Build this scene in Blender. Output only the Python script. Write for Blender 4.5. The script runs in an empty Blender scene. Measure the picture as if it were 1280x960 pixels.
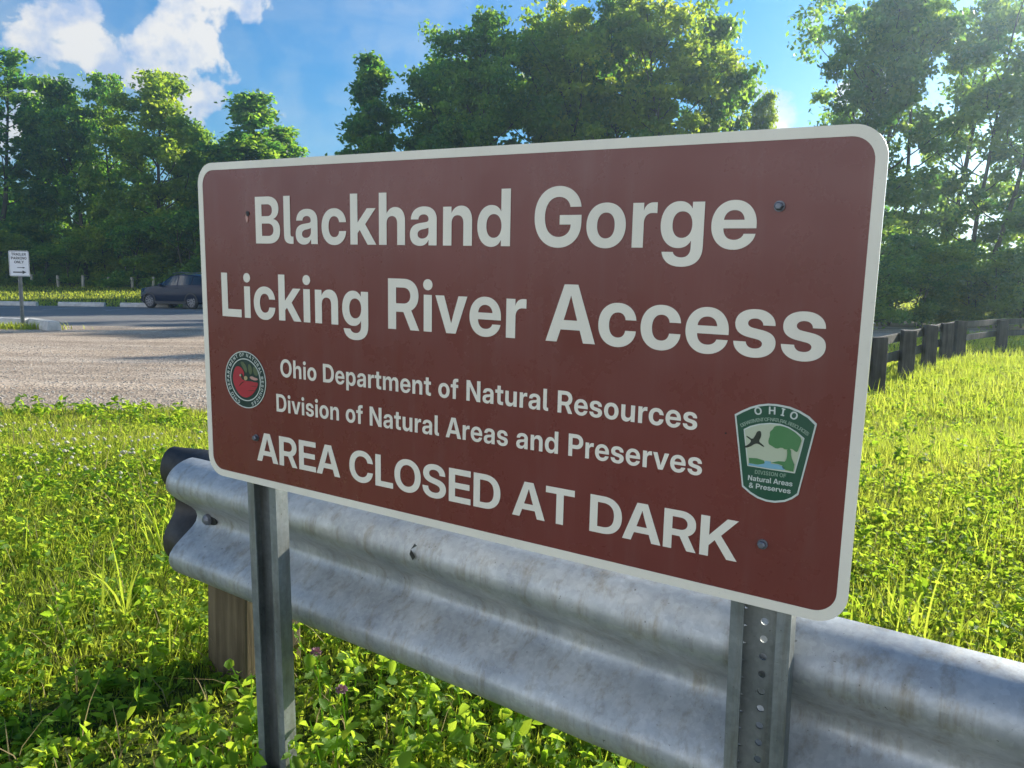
import bpy, bmesh, math, random
import numpy as np
from mathutils import Vector, Matrix, geometry

# ------------------------------------------------------------------ camera, sky, sun, exposure
scene = bpy.context.scene
C = scene.collection
R = math.radians
rng = np.random.default_rng(7)
random.seed(7)

F_PX, IMG_W, IMG_H = 1018.0, 1280.0, 960.0
CAM_Z = 1.5
_u = np.array([.0125, 1.0, .12475]); _u /= np.linalg.norm(_u)
_f = np.array([0, 0, -1.0]); _f = _f - _u * (_u @ _f); _f /= np.linalg.norm(_f)
_x = np.cross(_f, _u)
Q = np.stack([_x, _f, _u])                       # camera axes -> world axes
cam_data = bpy.data.cameras.new('camera')
cam = bpy.data.objects.new('camera', cam_data)
C.objects.link(cam)
cam.matrix_world = Matrix([list(Q[0]) + [0], list(Q[1]) + [0], list(Q[2]) + [CAM_Z], [0, 0, 0, 1]])
cam_data.sensor_fit = 'HORIZONTAL'
cam_data.sensor_width = 36
cam_data.lens = 36 * F_PX / IMG_W
cam_data.clip_start = .05
cam_data.clip_end = 2000
scene.camera = cam

SUN_AZ, SUN_EL = 52.0, 24.0                      # azimuth clockwise from the view direction
SUN_DIR = np.array([math.sin(R(SUN_AZ)) * math.cos(R(SUN_EL)), math.cos(R(SUN_AZ)) * math.cos(R(SUN_EL)), math.sin(R(SUN_EL))])


def pix_dir(px, py):
    d = Q @ np.array([px - 640, -(py - 480), -F_PX])
    return d / np.linalg.norm(d)


def at(px, py, z=0.0):
    """Point of the plane at height z that the photograph shows at this pixel."""
    d = pix_dir(px, py)
    s = (z - CAM_Z) / d[2]
    return np.array([d[0] * s, d[1] * s, z])


world = bpy.data.worlds.new('World')
scene.world = world
world.use_nodes = True
wn, wl = world.node_tree.nodes, world.node_tree.links
wn.clear()
w_out = wn.new('ShaderNodeOutputWorld')
sky = wn.new('ShaderNodeTexSky')
sky.sky_type = 'NISHITA'
sky.sun_disc = False
sky.sun_elevation = R(SUN_EL)
sky.sun_rotation = R(SUN_AZ)
sky.air_density = 1.0
sky.dust_density = 0.3
sky.ozone_density = 3.0
bg = wn.new('ShaderNodeBackground')
SKY_STRENGTH = 0.07
bg.inputs['Strength'].default_value = SKY_STRENGTH
hs = wn.new('ShaderNodeHueSaturation')
hs.inputs['Saturation'].default_value = 1.65
wl.new(sky.outputs[0], hs.inputs['Color'])
wl.new(hs.outputs[0], bg.inputs[0])
# cumulus: puffs of noise round a few directions of the sky
tc = wn.new('ShaderNodeTexCoord')


def w_math(op, a, b=None, clamp=False):
    n = wn.new('ShaderNodeMath'); n.operation = op; n.use_clamp = clamp
    for i, v in enumerate((a, b)):
        if v is None:
            continue
        if isinstance(v, (int, float)):
            n.inputs[i].default_value = v
        else:
            wl.new(v, n.inputs[i])
    return n.outputs[0]


def w_noise(scale, detail, rough, off, squash=1.0, distortion=0.0):
    m = wn.new('ShaderNodeMapping'); m.inputs['Location'].default_value = off
    m.inputs['Scale'].default_value = (1, 1, squash)
    wl.new(tc.outputs['Generated'], m.inputs[0])
    n = wn.new('ShaderNodeTexNoise'); n.inputs['Scale'].default_value = scale
    n.inputs['Detail'].default_value = detail; n.inputs['Roughness'].default_value = rough
    n.inputs['Distortion'].default_value = distortion
    wl.new(m.outputs[0], n.inputs['Vector'])
    return n.outputs['Fac']


def w_blobs(blobs):
    tot = None
    for px, py, r_deg, amp in blobs:
        d = wn.new('ShaderNodeVectorMath'); d.operation = 'DOT_PRODUCT'
        wl.new(tc.outputs['Generated'], d.inputs[0]); d.inputs[1].default_value = tuple(pix_dir(px, py))
        mr = wn.new('ShaderNodeMapRange'); mr.interpolation_type = 'SMOOTHSTEP'
        mr.inputs['From Min'].default_value = math.cos(R(r_deg)); mr.inputs['From Max'].default_value = 1.0
        mr.inputs['To Min'].default_value = 0.0; mr.inputs['To Max'].default_value = amp
        wl.new(d.outputs['Value'], mr.inputs['Value'])
        tot = mr.outputs[0] if tot is None else w_math('MAXIMUM', tot, mr.outputs[0])
    return tot


mask = w_blobs([(66, 35, 4.6, 1.0), (95, 60, 4.4, .9), (20, 78, 4.0, .75), (232, 40, 4.6, 1.05), (215, 90, 4.2, .95), (262, 95, 3.2, .95),
                (150, 78, 4.5, .7), (232, -30, 5.5, 1.0), (316, -2, 2.6, .85), (812, 14, 1.6, .75), (958, 133, 3.0, .8), (1225, 290, 3.5, .9),
                (1080, 125, 3.0, .7), (445, 180, 1.4, .55), (-120, 60, 9, .9)])
puff = w_noise(15.0, 9.0, .56, (3.1, 1.7, .4), 1.15, .25)
def w_dir(d, r_deg, amp):
    n = wn.new('ShaderNodeVectorMath'); n.operation = 'DOT_PRODUCT'
    wl.new(tc.outputs['Generated'], n.inputs[0]); n.inputs[1].default_value = d
    r_ = wn.new('ShaderNodeMapRange'); r_.interpolation_type = 'SMOOTHSTEP'
    r_.inputs['From Min'].default_value = math.cos(R(r_deg)); r_.inputs['From Max'].default_value = math.cos(R(r_deg * .55))
    r_.inputs['To Min'].default_value = 0.0; r_.inputs['To Max'].default_value = amp
    wl.new(n.outputs['Value'], r_.inputs['Value'])
    return r_.outputs[0]


# unseen cloud bank added behind the camera to light the sign and shaded sides
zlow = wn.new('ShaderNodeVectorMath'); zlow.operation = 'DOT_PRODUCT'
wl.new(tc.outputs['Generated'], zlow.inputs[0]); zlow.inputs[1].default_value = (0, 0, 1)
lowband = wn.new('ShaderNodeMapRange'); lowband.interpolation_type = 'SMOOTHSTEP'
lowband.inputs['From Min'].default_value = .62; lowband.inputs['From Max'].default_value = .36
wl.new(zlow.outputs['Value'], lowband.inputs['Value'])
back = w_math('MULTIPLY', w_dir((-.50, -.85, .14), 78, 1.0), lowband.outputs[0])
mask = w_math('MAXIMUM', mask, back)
v = w_math('ADD', mask, w_math('MULTIPLY', w_math('SUBTRACT', puff, .5), 3.4))
mr = wn.new('ShaderNodeMapRange'); mr.interpolation_type = 'SMOOTHSTEP'
mr.inputs['From Min'].default_value = .53; mr.inputs['From Max'].default_value = .95
wl.new(v, mr.inputs['Value'])
cirrus_mask = w_blobs([(520, 40, 9, .45), (380, 130, 12, .35), (690, -60, 12, .3), (60, 70, 9, .6)])
cirrus = w_math('MULTIPLY', cirrus_mask, w_math('MULTIPLY', w_noise(9.0, 6.0, .6, (1, 4, 2), 3.5, .6), .95, True))
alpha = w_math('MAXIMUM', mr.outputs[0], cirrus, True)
grey = w_noise(22.0, 6.0, .55, (5.3, 2.2, 1.9))
cr = wn.new('ShaderNodeValToRGB')
cr.color_ramp.elements[0].position = .40; cr.color_ramp.elements[0].color = (.50, .62, .86, 1)
cr.color_ramp.elements[1].position = .56; cr.color_ramp.elements[1].color = (1.0, .965, .91, 1)
wl.new(grey, cr.inputs[0])
bg2 = wn.new('ShaderNodeBackground')
CLOUD_STRENGTH = .46
BACK_FILL = .85                                  # extra strength of the added clouds, fills the shaded faces
bg2.inputs['Strength'].default_value = CLOUD_STRENGTH
wl.new(cr.outputs[0], bg2.inputs[0])
wl.new(w_math('ADD', w_math('MULTIPLY', w_dir((-.50, -.85, .14), 85, 1.0), BACK_FILL), CLOUD_STRENGTH), bg2.inputs['Strength'])
mx = wn.new('ShaderNodeMixShader')
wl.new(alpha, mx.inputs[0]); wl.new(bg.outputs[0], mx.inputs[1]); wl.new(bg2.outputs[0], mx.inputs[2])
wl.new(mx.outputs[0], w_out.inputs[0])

sun_data = bpy.data.lights.new('sun', 'SUN')
sun_data.energy = 5.0
sun_data.angle = R(.5)
sun_data.color = (1.0, .93, .80)
sun = bpy.data.objects.new('sun', sun_data)
C.objects.link(sun)
sun.rotation_euler = Vector(-SUN_DIR).to_track_quat('-Z', 'Y').to_euler()
sun.location = tuple(SUN_DIR * 60)

scene.view_settings.view_transform = 'Standard'
scene.view_settings.look = 'None'
scene.view_settings.exposure = 1.12
scene.view_settings.gamma = 1.0
scene.view_settings.use_curve_mapping = False
scene.render.engine = 'CYCLES'
scene.cycles.use_denoising = True
scene.cycles.max_bounces = 7
scene.cycles.diffuse_bounces = 3
scene.cycles.glossy_bounces = 3
scene.cycles.transmission_bounces = 5
scene.cycles.volume_bounces = 1
scene.cycles.sample_clamp_indirect = 6.0


# ------------------------------------------------------------------ materials
def material(name):
    m = bpy.data.materials.new(name); m.use_nodes = True
    nt = m.node_tree
    return m, nt, nt.nodes['Principled BSDF'], nt.nodes['Material Output']


def noise_tex(nt, scale, detail=4, rough=.55, coord='Object', stretch=None, out='Fac'):
    t = nt.nodes.new('ShaderNodeTexCoord')
    n = nt.nodes.new('ShaderNodeTexNoise')
    n.inputs['Scale'].default_value = scale; n.inputs['Detail'].default_value = detail; n.inputs['Roughness'].default_value = rough
    if stretch:
        mp = nt.nodes.new('ShaderNodeMapping'); mp.inputs['Scale'].default_value = stretch
        nt.links.new(t.outputs[coord], mp.inputs[0]); nt.links.new(mp.outputs[0], n.inputs['Vector'])
    else:
        nt.links.new(t.outputs[coord], n.inputs['Vector'])
    return n.outputs[out]


def ramp(nt, fac, stops):
    r = nt.nodes.new('ShaderNodeValToRGB')
    els = r.color_ramp.elements
    while len(els) < len(stops):
        els.new(.5)
    for e, (p, c) in zip(els, stops):
        e.position = p; e.color = (*c, 1)
    nt.links.new(fac, r.inputs[0])
    return r.outputs[0]


def mix_rgb(nt, fac, a, b, mode='MIX'):
    m = nt.nodes.new('ShaderNodeMix'); m.data_type = 'RGBA'; m.blend_type = mode
    for s, v in ((m.inputs[0], fac), (m.inputs[6], a), (m.inputs[7], b)):
        if isinstance(v, (int, float)):
            s.default_value = v
        elif isinstance(v, tuple):
            s.default_value = (*v, 1)
        else:
            nt.links.new(v, s)
    return m.outputs[2]


def bump(nt, p, height, strength, dist):
    b = nt.nodes.new('ShaderNodeBump'); b.inputs['Strength'].default_value = strength; b.inputs['Distance'].default_value = dist
    nt.links.new(height, b.inputs['Height']); nt.links.new(b.outputs[0], p.inputs['Normal'])


def simple(name, col, rough=.6, metal=0.0, var=.25, scale=8, bump_s=0.0, bump_scale=60, bump_d=.002, spec=.5, detail=5):
    m, nt, p, o = material(name)
    dark = tuple(c * (1 - var) for c in col); light = tuple(min(1, c * (1 + var)) for c in col)
    nt.links.new(ramp(nt, noise_tex(nt, scale, detail), [(.3, dark), (.7, light)]), p.inputs['Base Color'])
    p.inputs['Roughness'].default_value = rough; p.inputs['Metallic'].default_value = metal
    p.inputs['Specular IOR Level'].default_value = spec
    if bump_s:
        bump(nt, p, noise_tex(nt, bump_scale, 4), bump_s, bump_d)
    return m


def leaf_material(name, refl_a, refl_b, trans_a, trans_b, fac=.45, rough=.55, obj_var=.0, spec=.35):
    """Leaf: a thin sheet that reflects a green and lets a yellower green through; tint per leaf from the mesh attribute «tint»."""
    m, nt, p, o = material(name)
    at_ = nt.nodes.new('ShaderNodeAttribute'); at_.attribute_name = 'tint'
    f = at_.outputs['Fac']
    if obj_var:
        oi = nt.nodes.new('ShaderNodeObjectInfo')
        a = nt.nodes.new('ShaderNodeMath'); a.operation = 'MULTIPLY_ADD'
        nt.links.new(oi.outputs['Random'], a.inputs[0]); a.inputs[1].default_value = obj_var; a.inputs[2].default_value = -obj_var / 2
        s = nt.nodes.new('ShaderNodeMath'); s.operation = 'ADD'; s.use_clamp = True
        nt.links.new(f, s.inputs[0]); nt.links.new(a.outputs[0], s.inputs[1]); f = s.outputs[0]
    nt.links.new(mix_rgb(nt, f, refl_a, refl_b), p.inputs['Base Color'])
    p.inputs['Roughness'].default_value = rough
    p.inputs['Specular IOR Level'].default_value = spec
    t = nt.nodes.new('ShaderNodeBsdfTranslucent')
    nt.links.new(mix_rgb(nt, f, trans_a, trans_b), t.inputs['Color'])
    ms = nt.nodes.new('ShaderNodeMixShader'); ms.inputs[0].default_value = fac
    nt.links.new(p.outputs[0], ms.inputs[1]); nt.links.new(t.outputs[0], ms.inputs[2])
    nt.links.new(ms.outputs[0], o.inputs[0])
    return m


M = {}
# sign sheeting
def sheeting(name, col, rough, wav=.12):
    m, nt, p, o = material(name)
    n = noise_tex(nt, 3.0, 4, .6)
    c = ramp(nt, n, [(.3, tuple(c * .92 for c in col)), (.7, tuple(c * 1.08 for c in col))])
    dust = ramp(nt, noise_tex(nt, 26, 7, .7, stretch=(1, 1, .10)), [(.50, (0, 0, 0)), (.80, (.10, .10, .10))])
    c = mix_rgb(nt, dust, c, (.33, .29, .25))
    scr = ramp(nt, noise_tex(nt, 260, 2, .5), [(.70, (0, 0, 0)), (.76, (.35, .35, .35))])
    c = mix_rgb(nt, scr, c, tuple(v * .6 for v in col))
    nt.links.new(c, p.inputs['Base Color'])
    nt.links.new(ramp(nt, noise_tex(nt, 7, 6, .7), [(.35, (rough,) * 3), (.7, (rough + .16,) * 3)]), p.inputs['Roughness'])
    p.inputs['Specular IOR Level'].default_value = .45
    bump(nt, p, noise_tex(nt, 4.0, 2, .5), wav, .02)
    return m


M['brown'] = sheeting('brown_sheeting', (.178, .046, .036), .22)
M['white_sheet'] = sheeting('white_sheeting', (.84, .78, .64), .40, .05)
M['aluminium'] = simple('aluminium_edge', (.62, .62, .62), .4, .9, .1)
M['badge_green'] = sheeting('badge_green', (.018, .085, .045), .35, .05)
M['badge_pale'] = sheeting('badge_pale', (.48, .52, .36), .4, .05)
M['badge_tree'] = sheeting('badge_tree', (.075, .22, .075), .4, .05)
M['badge_blue'] = sheeting('badge_blue', (.20, .42, .52), .4, .05)
M['badge_dark'] = sheeting('badge_dark', (.025, .035, .022), .4, .05)
M['badge_white'] = sheeting('badge_white', (.60, .64, .56), .4, .05)
M['badge_dim'] = sheeting('badge_dim', (.26, .36, .26), .4, .05)
M['seal_green'] = sheeting('seal_green', (.012, .038, .028), .4, .05)
M['seal_red'] = sheeting('seal_red', (.42, .030, .040), .4, .05)
M['seal_leaf'] = sheeting('seal_leaf', (.10, .13, .06), .4, .05)
M['seal_nut'] = sheeting('seal_nut', (.42, .33, .16), .4, .05)
M['seal_pink'] = sheeting('seal_pink', (.55, .30, .24), .4, .05)
M['black_paint'] = simple('black_paint', (.012, .012, .012), .5, 0, .2)


def galvanised(name, dark, light, metal, rough, stain=True):
    m, nt, p, o = material(name)
    a = ramp(nt, noise_tex(nt, 7, 8, .68, stretch=(1, 1, .6)), [(.34, dark), (.66, light)])
    t = nt.nodes.new('ShaderNodeTexCoord')
    vo = nt.nodes.new('ShaderNodeTexVoronoi'); vo.inputs['Scale'].default_value = 130
    nt.links.new(t.outputs['Object'], vo.inputs['Vector'])
    se = nt.nodes.new('ShaderNodeSeparateColor'); nt.links.new(vo.outputs['Color'], se.inputs[0])
    c = mix_rgb(nt, .35, a, ramp(nt, se.outputs[0], [(0, (.74, .74, .75)), (1, (1.18, 1.18, 1.16))]), 'MULTIPLY')
    if stain:
        st = ramp(nt, noise_tex(nt, 26, 7, .72, stretch=(1.3, 1, .10)), [(.50, (1, 1, 1)), (.72, (.66, .58, .46))])
        c = mix_rgb(nt, .95, c, st, 'MULTIPLY')
        sc = ramp(nt, noise_tex(nt, 60, 6, .75, stretch=(.35, 1, 1)), [(.60, (1, 1, 1)), (.68, (1.28, 1.27, 1.24))])
        c = mix_rgb(nt, .6, c, sc, 'MULTIPLY')
        pits = ramp(nt, noise_tex(nt, 150, 3, .5), [(.24, (.30, .27, .24)), (.30, (1, 1, 1))])
        c = mix_rgb(nt, .8, c, pits, 'MULTIPLY')
    nt.links.new(c, p.inputs['Base Color'])
    p.inputs['Metallic'].default_value = metal
    nt.links.new(ramp(nt, noise_tex(nt, 30, 6, .7), [(.3, (rough - .10,) * 3), (.7, (rough + .14,) * 3)]), p.inputs['Roughness'])
    bump(nt, p, noise_tex(nt, 55, 6, .7), .16, .003)
    return m


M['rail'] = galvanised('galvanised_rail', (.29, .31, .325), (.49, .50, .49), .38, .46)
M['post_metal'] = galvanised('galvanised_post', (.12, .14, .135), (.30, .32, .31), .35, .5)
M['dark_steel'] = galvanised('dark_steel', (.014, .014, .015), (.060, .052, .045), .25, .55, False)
M['bolt'] = galvanised('bolt_steel', (.10, .11, .13), (.22, .23, .26), .6, .45, False)


def wood(name, dark, light, scale=30):
    m, nt, p, o = material(name)
    a = ramp(nt, noise_tex(nt, scale, 7, .7, stretch=(1, 1, .06)), [(.3, dark), (.7, light)])
    b = ramp(nt, noise_tex(nt, 5, 4), [(.35, (.7, .7, .7)), (.65, (1.1, 1.1, 1.1))])
    nt.links.new(mix_rgb(nt, .8, a, b, 'MULTIPLY'), p.inputs['Base Color'])
    p.inputs['Roughness'].default_value = .85
    p.inputs['Specular IOR Level'].default_value = .2
    bump(nt, p, noise_tex(nt, scale, 6, .7, stretch=(1, 1, .06)), .6, .006)
    return m


M['post_wood'] = wood('weathered_post_wood', (.065, .048, .026), (.19, .15, .09))
M['fence_wood'] = wood('dark_fence_wood', (.030, .027, .025), (.11, .102, .092), 22)
M['pale_wood'] = wood('pale_bollard_wood', (.26, .24, .20), (.46, .43, .36), 10)
M['concrete'] = simple('concrete', (.50, .49, .46), .9, 0, .2, 5, .4, 60, .006, .2)
M['sign_white'] = simple('sign_white', (.74, .75, .76), .45, 0, .05, 4)

# ground
m, nt, p, o = material('lawn_soil')
c = ramp(nt, noise_tex(nt, 1.3, 6, .65), [(.3, (.030, .055, .012)), (.5, (.055, .085, .018)), (.75, (.105, .115, .035))])
nt.links.new(mix_rgb(nt, .6, c, ramp(nt, noise_tex(nt, 22, 6, .7), [(.3, (.55, .55, .5)), (.7, (1.25, 1.25, 1.1))]), 'MULTIPLY'), p.inputs['Base Color'])
p.inputs['Roughness'].default_value = .95; p.inputs['Specular IOR Level'].default_value = .1
bump(nt, p, noise_tex(nt, 25, 6, .7), 1.0, .03)
M['lawn'] = m

m, nt, p, o = material('gravel')
c = ramp(nt, noise_tex(nt, .35, 5, .6, stretch=(1, 2.2, 1)), [(.3, (.36, .285, .215)), (.55, (.46, .375, .295)), (.75, (.52, .44, .36))])
vo = nt.nodes.new('ShaderNodeTexVoronoi'); vo.inputs['Scale'].default_value = 26
tcn = nt.nodes.new('ShaderNodeTexCoord'); nt.links.new(tcn.outputs['Object'], vo.inputs['Vector'])
sep = nt.nodes.new('ShaderNodeSeparateColor'); nt.links.new(vo.outputs['Color'], sep.inputs[0])
c = mix_rgb(nt, .75, c, ramp(nt, sep.outputs[0], [(.0, (.45, .43, .42)), (.35, (.92, .92, .92)), (.8, (1.1, 1.1, 1.1)), (1.0, (1.45, 1.42, 1.38))]), 'MULTIPLY')
c = mix_rgb(nt, .6, c, ramp(nt, noise_tex(nt, 3.2, 8, .75), [(.36, (.62, .60, .60)), (.5, (1, 1, 1)), (.7, (1.12, 1.1, 1.06))]), 'MULTIPLY')
trk = ramp(nt, noise_tex(nt, .55, 5, .6, stretch=(.16, 1.5, 1)), [(.40, (.80, .79, .78)), (.5, (1, 1, 1)), (.60, (1.10, 1.08, 1.05))])
c = mix_rgb(nt, .9, c, trk, 'MULTIPLY')
nt.links.new(c, p.inputs['Base Color'])
p.inputs['Roughness'].default_value = .95; p.inputs['Specular IOR Level'].default_value = .1
bump(nt, p, vo.outputs['Distance'], .8, .02)
M['gravel'] = m

m, nt, p, o = material('asphalt')
c = ramp(nt, noise_tex(nt, .25, 6, .65, stretch=(1, 3, 1)), [(.32, (.17, .165, .165)), (.6, (.22, .21, .20)), (.8, (.30, .28, .25))])
nt.links.new(mix_rgb(nt, .6, c, ramp(nt, noise_tex(nt, 40, 4, .7), [(.3, (.7, .7, .7)), (.7, (1.25, 1.25, 1.25))]), 'MULTIPLY'), p.inputs['Base Color'])
p.inputs['Roughness'].default_value = .9; p.inputs['Specular IOR Level'].default_value = .2
M['asphalt'] = m
M['paint_line'] = simple('worn_line_paint', (.42, .42, .40), .8, 0, .45, 3)
M['stone'] = simple('gravel_stone', (.40, .36, .31), .9, 0, .4, 1.7)

# leaves
M['grass'] = leaf_material('grass_blade', (.090, .140, .014), (.210, .220, .045), (.50, .68, .035), (.80, .82, .11), .52, .62, spec=.14)
M['clover'] = leaf_material('clover_leaf', (.055, .135, .018), (.130, .205, .032), (.42, .66, .03), (.72, .84, .07), .52, .62, spec=.14)
M['weed'] = leaf_material('broad_weed_leaf', (.055, .140, .020), (.115, .210, .034), (.42, .68, .03), (.70, .84, .07), .52, .58, spec=.18)
M['straw'] = leaf_material('dry_stem', (.22, .17, .08), (.36, .30, .16), (.40, .32, .14), (.55, .46, .22), .4, .7, spec=.15)
M['flower_white'] = simple('clover_flower_white', (.46, .44, .30), .8, 0, .2, 40)
M['flower_pink'] = simple('clover_flower_pink', (.40, .22, .25), .8, 0, .3, 60)
M['tree_leaf'] = leaf_material('tree_leaf', (.020, .074, .024), (.080, .150, .026), (.15, .44, .04), (.58, .80, .06), .52, .5, .35)
M['tree_leaf_olive'] = leaf_material('tree_leaf_olive', (.036, .094, .018), (.115, .165, .024), (.32, .54, .03), (.72, .84, .06), .53, .5, .3)
M['tree_leaf_near'] = leaf_material('tree_leaf_near', (.022, .074, .032), (.082, .140, .034), (.16, .44, .06), (.60, .80, .09), .53, .45, .3)
M['bark'] = wood('tree_bark', (.035, .030, .024), (.10, .085, .068), 6)
# car
M['car_paint'] = simple('car_paint_blue_grey', (.003, .009, .030), .18, 0, .05, 3, spec=.22)
M['car_glass'] = simple('car_glass', (.010, .014, .020), .08, 0, .05, 3, spec=.8)
M['rubber'] = simple('tyre_rubber', (.012, .012, .013), .8, 0, .2, 12)
M['alloy'] = simple('alloy_rim', (.16, .165, .18), .35, .7, .1, 5)
M['car_trim'] = simple('car_trim_plastic', (.014, .014, .016), .6, 0, .2, 6)
M['lamp_clear'] = simple('headlamp_lens', (.55, .58, .62), .15, 0, .05, 5)
M['lamp_red'] = simple('tail_lamp_lens', (.30, .01, .012), .2, 0, .05, 5)


# ------------------------------------------------------------------ builders
def tag(o, label=None, cat=None, group=None, kind=None):
    if label: o['label'] = label
    if cat: o['category'] = cat
    if group: o['group'] = group
    if kind: o['kind'] = kind
    return o


def link(name, me, mat=None, parent=None):
    o = bpy.data.objects.new(name, me)
    C.objects.link(o)
    if mat is not None and me is not None:
        me.materials.append(mat)
    if parent is not None:
        o.parent = parent
    return o


def thing(name, label, cat, loc=(0, 0, 0), rotz=0.0, group=None):
    o = bpy.data.objects.new(name, None)
    C.objects.link(o)
    o.location = loc; o.rotation_euler = (0, 0, rotz); o.empty_display_size = .2
    return tag(o, label, cat, group)


def np_mesh(name, verts, polys, tint=None, smooth=False):
    """verts (n,3); polys: list of (m,k) index arrays; tint: (n,) value per vertex."""
    me = bpy.data.meshes.new(name)
    verts = np.ascontiguousarray(verts, dtype=np.float32)
    polys = [np.asarray(q, dtype=np.int32) for q in polys if len(q)]
    me.vertices.add(len(verts)); me.vertices.foreach_set('co', verts.ravel())
    loops = np.concatenate([q.ravel() for q in polys])
    sizes = np.concatenate([np.full(len(q), q.shape[1], dtype=np.int32) for q in polys])
    starts = np.concatenate([[0], np.cumsum(sizes)[:-1]]).astype(np.int32)
    me.loops.add(len(loops)); me.loops.foreach_set('vertex_index', loops)
    me.polygons.add(len(sizes)); me.polygons.foreach_set('loop_start', starts); me.polygons.foreach_set('loop_total', sizes)
    if smooth:
        me.polygons.foreach_set('use_smooth', np.ones(len(sizes), dtype=bool))
    me.update(calc_edges=True)
    if tint is not None:
        a = me.attributes.new('tint', 'FLOAT', 'POINT')
        a.data.foreach_set('value', np.ascontiguousarray(tint, dtype=np.float32))
    return me


class MB:
    """Collects simple solids into one mesh."""
    def __init__(s):
        s.v, s.f = [], []

    def add(s, v, f):
        b = len(s.v); s.v += [tuple(p) for p in v]; s.f += [tuple(i + b for i in q) for q in f]
        return s

    def box(s, lo, hi):
        (a, b, c), (d, e, g) = lo, hi
        return s.add([(a, b, c), (d, b, c), (d, e, c), (a, e, c), (a, b, g), (d, b, g), (d, e, g), (a, e, g)],
                     [(0, 3, 2, 1), (4, 5, 6, 7), (0, 1, 5, 4), (1, 2, 6, 5), (2, 3, 7, 6), (3, 0, 4, 7)])

    def tube(s, pts, radii, n=8, caps=True):
        pts = [Vector(p) for p in pts]
        b = len(s.v)
        ref = Vector((1, 0, 0))
        for i, p_ in enumerate(pts):
            t = (pts[min(i + 1, len(pts) - 1)] - pts[max(i - 1, 0)]).normalized()
            if abs(t.dot(ref)) > .95:
                ref = Vector((0, 1, 0))
            x = (ref - t * ref.dot(t)).normalized(); y = t.cross(x)
            for k in range(n):
                a = 2 * math.pi * k / n
                s.v.append(tuple(p_ + (x * math.cos(a) + y * math.sin(a)) * radii[i]))
        for i in range(len(pts) - 1):
            for k in range(n):
                q = b + i * n
                s.f.append((q + k, q + (k + 1) % n, q + n + (k + 1) % n, q + n + k))
        if caps:
            s.f.append(tuple(b + k for k in reversed(range(n))))
            s.f.append(tuple(b + (len(pts) - 1) * n + k for k in range(n)))
        return s

    def prism(s, poly, axis_lo, axis_hi, plane='xz'):
        """Extrude a closed 2-D outline; plane 'xz' runs along y, 'xy' along z, 'yz' along x."""
        def P(a, b, t):
            return {'xz': (a, t, b), 'xy': (a, b, t), 'yz': (t, a, b)}[plane]
        n = len(poly)
        s.add([P(a, b, axis_lo) for a, b in poly] + [P(a, b, axis_hi) for a, b in poly],
              [tuple(range(n))[::-1], tuple(range(n, 2 * n))] + [(k, (k + 1) % n, n + (k + 1) % n, n + k) for k in range(n)])
        return s

    def mesh(s, name, smooth=False, bevel=0.0, segs=2):
        bm = bmesh.new()
        vs = [bm.verts.new(v) for v in s.v]
        for f in s.f:
            try:
                bm.faces.new([vs[i] for i in f])
            except ValueError:
                pass
        bmesh.ops.recalc_face_normals(bm, faces=bm.faces)
        if bevel:
            es = [e for e in bm.edges if len(e.link_faces) == 2 and e.calc_face_angle(0) > .5]
            bmesh.ops.bevel(bm, geom=es, offset=bevel, segments=segs, affect='EDGES', profile=.5)
        me = bpy.data.meshes.new(name)
        bm.to_mesh(me); bm.free()
        if smooth:
            me.polygons.foreach_set('use_smooth', np.ones(len(me.polygons), dtype=bool))
            me.update()
        return me

    def build(s, name, mat, parent=None, smooth=False, bevel=0.0):
        return link(name, s.mesh(name, smooth, bevel), mat, parent)


def copy_tree(o, parent=None):
    c = o.copy(); C.objects.link(c)
    if parent is not None:
        c.parent = parent
    for ch in list(o.children):
        copy_tree(ch, c)
    return c


def smooth_angle(o, deg=40):
    me = o.data
    me.polygons.foreach_set('use_smooth', np.ones(len(me.polygons), dtype=bool))
    bm = bmesh.new(); bm.from_mesh(me)
    for e in bm.edges:
        e.smooth = not (len(e.link_faces) == 2 and e.calc_face_angle(0) > R(deg))
    bm.to_mesh(me); bm.free()


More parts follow.
